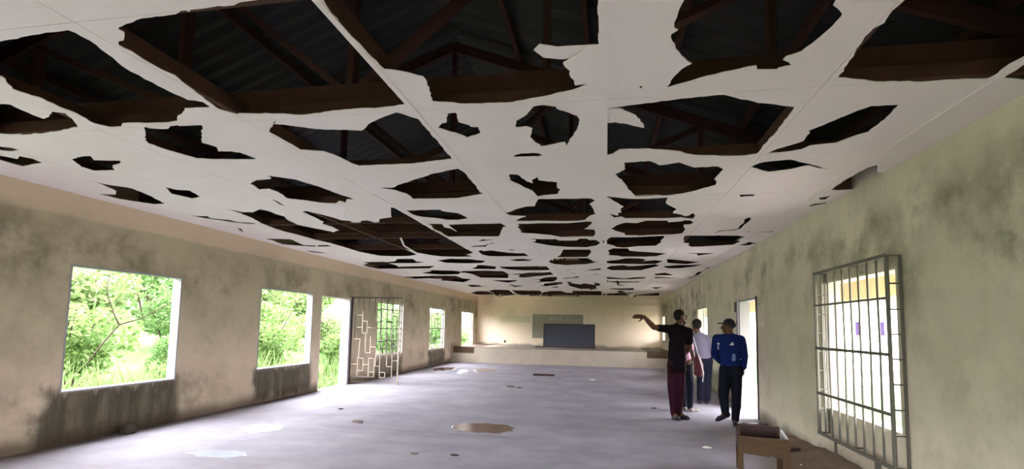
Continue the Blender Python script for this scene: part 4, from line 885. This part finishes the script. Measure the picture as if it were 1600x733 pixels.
jacket_print('number_print', 1.80, 1.25, [[(-0.03, 0.035), (-0.018, 0.04), (-0.018, 0.055), (-0.032, 0.052)], [(-0.018, -0.045), (0.004, -0.05), (0.004, 0.0), (0.002, 0.055), (-0.018, 0.055), (-0.018, 0.0)]], M['print'])
jacket_print('badge_print', 1.973, 1.295, [[(-0.032, -0.02), (0.025, -0.02), (0.03, -0.004), (-0.028, -0.004)], [(-0.022, 0.002), (0.024, 0.004), (0.018, 0.03), (0.0, 0.022)]], M['print'])
jacket_print('panel_print', 1.998, 1.085, [[(-0.03, -0.06), (0.028, -0.055), (0.03, 0.0), (-0.028, 0.0)], [(-0.026, 0.006), (0.03, 0.006), (0.022, 0.05), (-0.02, 0.055)]], M['print_dim'])
jacket_print('button', 2.12, 1.05, [[(-0.008, -0.008), (0.008, -0.008), (0.008, 0.008), (-0.008, 0.008)]], M['print'])

# fourth person half hidden behind the pointing man
J4 = dict(head=(1.39, 10.2, 1.60), hh=0.235, neck=(1.40, 10.2, 1.455), shL=(1.30, 10.30, 1.385), shR=(1.50, 10.08, 1.385), elL=(1.32, 10.42, 1.12), wrL=(1.45, 10.5, 0.98), elR=(1.54, 10.02, 1.12), wrR=(1.60, 10.1, 0.92),
          hipL=(1.38, 10.25, 0.86), hipR=(1.48, 10.15, 0.86), knL=(1.42, 10.26, 0.47), knR=(1.53, 10.14, 0.47), anL=(1.42, 10.28, 0.09), anR=(1.52, 10.16, 0.09), toeL=(1.55, 10.36, 0.02), toeR=(1.66, 10.22, 0.02),
          handL=((0.7, 0.5, -0.2), (0, 0, 1), 1, 0.4), handR=((0.3, 0.2, -1), (-0.5, 0.8, 0), 1, 0.35))
b4, r4 = person('person in a pink shirt with a maroon bag, half hidden behind the pointing man', (1.44, 10.2, 0), J4, M['skin'], M['hair'], (0.85, 0.5, 0))
legs(b4, r4, J4, M['dark_cloth'], 0.09, 0.07, 0.06, 0.0); top(b4, r4, J4, M['pink_cloth'], 0.78, 0.8, 1.0, 'shirt', 0.07, flare=0.8)
shoe(b4, Vector((1.41, 10.24, 0)) - r4, Vector((1.60, 10.37, 0)) - r4, M['white_shoe']); shoe(b4, Vector((1.51, 10.12, 0)) - r4, Vector((1.70, 10.24, 0)) - r4, M['white_shoe'])
bag = empty('shoulder_bag', (1.645, 9.955, 0.66)); tag(bag, 'maroon shoulder bag with white strap hanging beside the person in pink', 'bag')
bm = bmesh.new(); ell(bm, (0, 0, 0.17), 0.085, 0.05, 0.17); ell(bm, (0, 0, 0.09), 0.09, 0.06, 0.09); ell(bm, (-0.01, 0, 0.30), 0.06, 0.04, 0.12); solid('bag_body', bm, M['bag'], bag, 0.011, 3, 0.006, 12)
bm = bmesh.new(); tube(bm, [(-0.13, 0.02, 0.77), (-0.10, -0.05, 0.74), (-0.05, -0.075, 0.55), (0.0, -0.07, 0.35), (0.05, -0.065, 0.18), (0.075, -0.06, 0.08), (0.06, -0.05, -0.08)], 0.009, 6); mesh_obj('strap', bm, M['strap'], bag, smooth=True)

# ------------------------------------------------------------------ outside, left: weeds, shrubs, hillside
bm = bmesh.new(); g = {}
for i in range(25):
    for j in range(41):
        x = XL - WT - i * 1.6; y = -14 + j * 2.4; d = -x + XL - WT
        z = -0.12 + max(0, d - 3) * 0.20 + 0.35 * noise.noise(Vector((x * 0.15, y * 0.15, 0))) * min(1, d / 4)
        g[i, j] = bm.verts.new((x, y, z))
for i in range(24):
    for j in range(40): bm.faces.new((g[i, j], g[i, j + 1], g[i + 1, j + 1], g[i + 1, j]))
tag(mesh_obj('ground_left', bm, M['ground_l'], smooth=True), kind='structure')
gz = lambda x: -0.15 + max(0, (-x + XL - WT) - 3) * 0.20
def foliage_mesh(name, n, rx, ry, rz, ls, seed, mat):
    rnd = random.Random(seed); bm = bmesh.new()
    lobes = [(Vector((rnd.uniform(-.5, .5) * rx, rnd.uniform(-.5, .5) * ry, rz * rnd.uniform(0.5, 1.35))), rnd.uniform(0.45, 0.75)) for _ in range(9)]
    for _ in range(n):
        c, k = rnd.choice(lobes); v = Vector((rnd.gauss(0, 1), rnd.gauss(0, 1), rnd.gauss(0, 1))).normalized() * rnd.uniform(0.55, 1.0) ** 0.5 * k
        p = c + Vector((v.x * rx, v.y * ry, v.z * rz * 0.8))
        if p.z < 0.05: p.z = rnd.uniform(0.05, 0.6)
        d = Vector((rnd.gauss(0, 1), rnd.gauss(0, 1), rnd.gauss(-0.2, 0.6))).normalized(); s = d.orthogonal().normalized(); s = Matrix.Rotation(rnd.uniform(0, 3.14), 3, d) @ s; L = ls * rnd.uniform(0.6, 1.3)
        q = [p - d * L * .5, p + s * L * .26, p + d * L * .5, p - s * L * .26]; bm.faces.new([bm.verts.new(a) for a in q])
    me_o = mesh_obj(name, bm, mat, recalc=False); me = me_o.data; bpy.data.objects.remove(me_o); return me
FM = [foliage_mesh('foliage', 2600, 1.2, 1.2, 1.15, 0.16, 1, M['leaf_a']), foliage_mesh('foliage', 2600, 1.35, 1.1, 1.3, 0.15, 2, M['leaf_b']), foliage_mesh('foliage', 2400, 1.1, 1.3, 1.0, 0.18, 3, M['leaf_c'])]
def stem_mesh(seed):
    rnd = random.Random(seed); bm = bmesh.new()
    for k in range(7):
        a = rnd.uniform(0, 6.28); tube(bm, [(0.1 * math.cos(a), 0.1 * math.sin(a), -0.3), (0.4 * math.cos(a), 0.4 * math.sin(a), 0.8), (0.8 * math.cos(a + .3), 0.8 * math.sin(a + .3), 1.7)], [0.03, 0.02, 0.01], 5)
    o = mesh_obj('stems', bm, M['bark']); me = o.data; bpy.data.objects.remove(o); return me
SM = [stem_mesh(k) for k in range(3)]
rnd = random.Random(21)
def shrub(x, y, sc, v, label, group):
    x -= 0.45
    r = empty('shrub', (x, y, gz(x)), rnd.uniform(0, 6.28)); r.scale = (sc, sc, sc * rnd.uniform(0.9, 1.15)); tag(r, label, 'shrub', group)
    for nm, me in (('foliage', FM[v]), ('stems', SM[v])): o = bpy.data.objects.new(nm, me); COL.objects.link(o); o.parent = r
GR = 'shrubs outside the left windows'
for y, x, s, w in ((3.4, -9.2, 0.8, None), (8.9, -10.3, 0.85, 'leafy green shrub seen through the front left window, near its left edge'), (11.3, -9.9, 0.6, 'low green shrub seen through the front left window, in its right half'),
                   (13.4, -12.2, 1.0, 'taller green shrub farther back through the front left window'), (11.4, -13.4, 1.2, 'round green shrub in the left half of the front left window'), (14.0, -9.6, 0.75, 'green shrub seen through the second left window, nearest the wall'),
                   (16.2, -11.0, 0.95, 'dense green shrub filling the second left window'), (17.6, -9.3, 0.65, 'low shrub seen through the left doorway'), (19.4, -10.8, 1.0, 'tall shrub seen through the left doorway, behind the low one'),
                   (22.0, -9.2, 0.8, 'shrub seen through the grilled window behind the gate'), (25.0, -10.2, 1.0, 'tall shrub behind the grilled window next to the gate'), (28.0, -9.3, 0.85, 'shrub seen through the fourth left window'),
                   (35.5, -9.6, 0.6, 'shrub seen through the last left window by the stage')):
    if w: shrub(x, y, s, rnd.randrange(3), w, GR)
for k, (y, x, s, w) in enumerate(((13.0, -19.5, 1.7, 'the left half of the front left window'), (17, -16.5, 1.5, 'the right half of the front left window'), (20.5, -15, 1.5, 'the second left window'), (25.8, -15.5, 1.4, 'the left doorway'), (31, -14.5, 1.3, 'the window behind the gate'), (36.5, -14, 1.0, 'the fourth left window'), (45.5, -14.5, 0.9, 'the last left window by the stage'))):
    shrub(x, y, s, k % 3, 'bushy hillside thicket in the distance through ' + w, 'thickets on the hillside behind the shrubs')
# tall weeds close to the wall
bm = bmesh.new(); rnd = random.Random(5)
for _ in range(5200):
    y = rnd.uniform(5.5, 40); x = XL - WT - 0.5 - rnd.random() ** 1.3 * 1.5; h = rnd.uniform(0.35, 1.0) * (1.15 if y < 12 else 0.8); a = rnd.uniform(0, 6.28); w = 0.014 + 0.01 * rnd.random(); lean = Vector((rnd.gauss(0, .25), rnd.gauss(0, .25), 0)) * h
    if 10.4 < y < 19 and x > -8.0: h *= 0.35
    b = Vector((x, y, gz(x) - 0.02)); s = Vector((math.cos(a), math.sin(a), 0)) * w; m = b + lean * 0.4 + Vector((0, 0, h * 0.6)); t = b + lean + Vector((0, 0, h))
    v = [bm.verts.new(p) for p in (b - s, b + s, m + s * 0.8, m - s * 0.8, t)]; bm.faces.new((v[0], v[1], v[2], v[3])); bm.faces.new((v[3], v[2], v[4]))
tag(mesh_obj('tall_grass', bm, M['leaf_c'], recalc=False), 'tall green grass and weeds growing outside the left wall', 'grass', kind='stuff')
# forked bare branch outside the front left window
bm = bmesh.new()
tube(bm, [(-0.2, -0.3, -0.62), (-0.12, -0.16, -0.32), (0, 0, 0)], [0.009, 0.010, 0.011], 6); tube(bm, [(0, 0, 0), (-0.03, -0.05, 0.12), (-0.10, -0.16, 0.48), (-0.09, -0.15, 0.75)], [0.011, 0.009, 0.007, 0.004], 6)
tube(bm, [(0, 0, 0), (0.15, 0.22, 0.10), (0.34, 0.5, 0.32), (0.42, 0.6, 0.44)], [0.011, 0.009, 0.007, 0.004], 6)
tag(mesh_obj('bare_branch', bm, M['bark'], None, (-7.45, 6.85, 1.42), smooth=True), 'thin forked bare branch among the weeds outside the front left window', 'branch')

# ------------------------------------------------------------------ outside, right: veranda, lawn, white building
bm = bmesh.new(); box(bm, (XR + WTR, YF - 0.5, -0.25), (4.45, YB + 0.6, -0.06)); tag(mesh_obj('veranda_floor', bm, M['veranda_floor']), kind='structure')
bm = bmesh.new(); box(bm, (4.2, YF - 0.5, 2.08), (4.4, YB + 0.6, 2.62)); vb = mesh_obj('trim_2', bm, M['veranda_cream']); tag(vb, kind='structure')
for y in (-1.0, 3.2, 13.6, 17.8, 22.0): boxo('veranda_post', (4.2, y - 0.1, -0.06), (4.4, y + 0.1, 2.08), M['veranda_cream'], vb)
bm = bmesh.new(); box(bm, (4.45, -40, -0.4), (90, 120, -0.2)); tag(mesh_obj('ground_right', bm, M['ground_r']), kind='structure')
bm = bmesh.new(); box(bm, (-45, -60, -0.4), (4.45, YF - WT, -0.2)); box(bm, (-45, YB + WT, -0.6), (4.45, 120, -0.3)); tag(mesh_obj('ground_front', bm, M['ground_l']), kind='structure')
bld = empty('school_block', (14.2, 27.0, -0.2)); tag(bld, 'long white building with small dark windows across the lawn outside the right window', 'building')
bm = bmesh.new(); box(bm, (-5.2, 0, 0), (14, 7, 3.3)); mesh_obj('wall', bm, M['ext_white'], bld)
for k in range(9):
    x = -4.72 + k * 1.01; w = boxo('window', (x, -0.05, 1.58), (x + 0.26, 0.0, 2.28), M['ext_white'], bld); boxo('pane', (-0.11, -0.04, -0.32), (0.11, -0.02, 0.32), M['ext_glass'], w)
bm = bmesh.new(); a = [(-5.6, -0.6, 3.3), (14.4, -0.6, 3.3), (14.4, 3.5, 4.8), (-5.6, 3.5, 4.8), (-5.6, 7.6, 3.3), (14.4, 7.6, 3.3)]
v = [bm.verts.new(p) for p in a] + [bm.verts.new((p[0], p[1], p[2] + 0.06)) for p in a]
for f in ((0, 1, 2, 3), (3, 2, 5, 4), (6, 7, 8, 9), (9, 8, 11, 10), (0, 1, 7, 6), (4, 5, 11, 10), (0, 3, 9, 6), (3, 4, 10, 9), (1, 2, 8, 7), (2, 5, 11, 8)): bm.faces.new([v[i] for i in f])
mesh_obj('roof', bm, M['ext_roof'], bld)
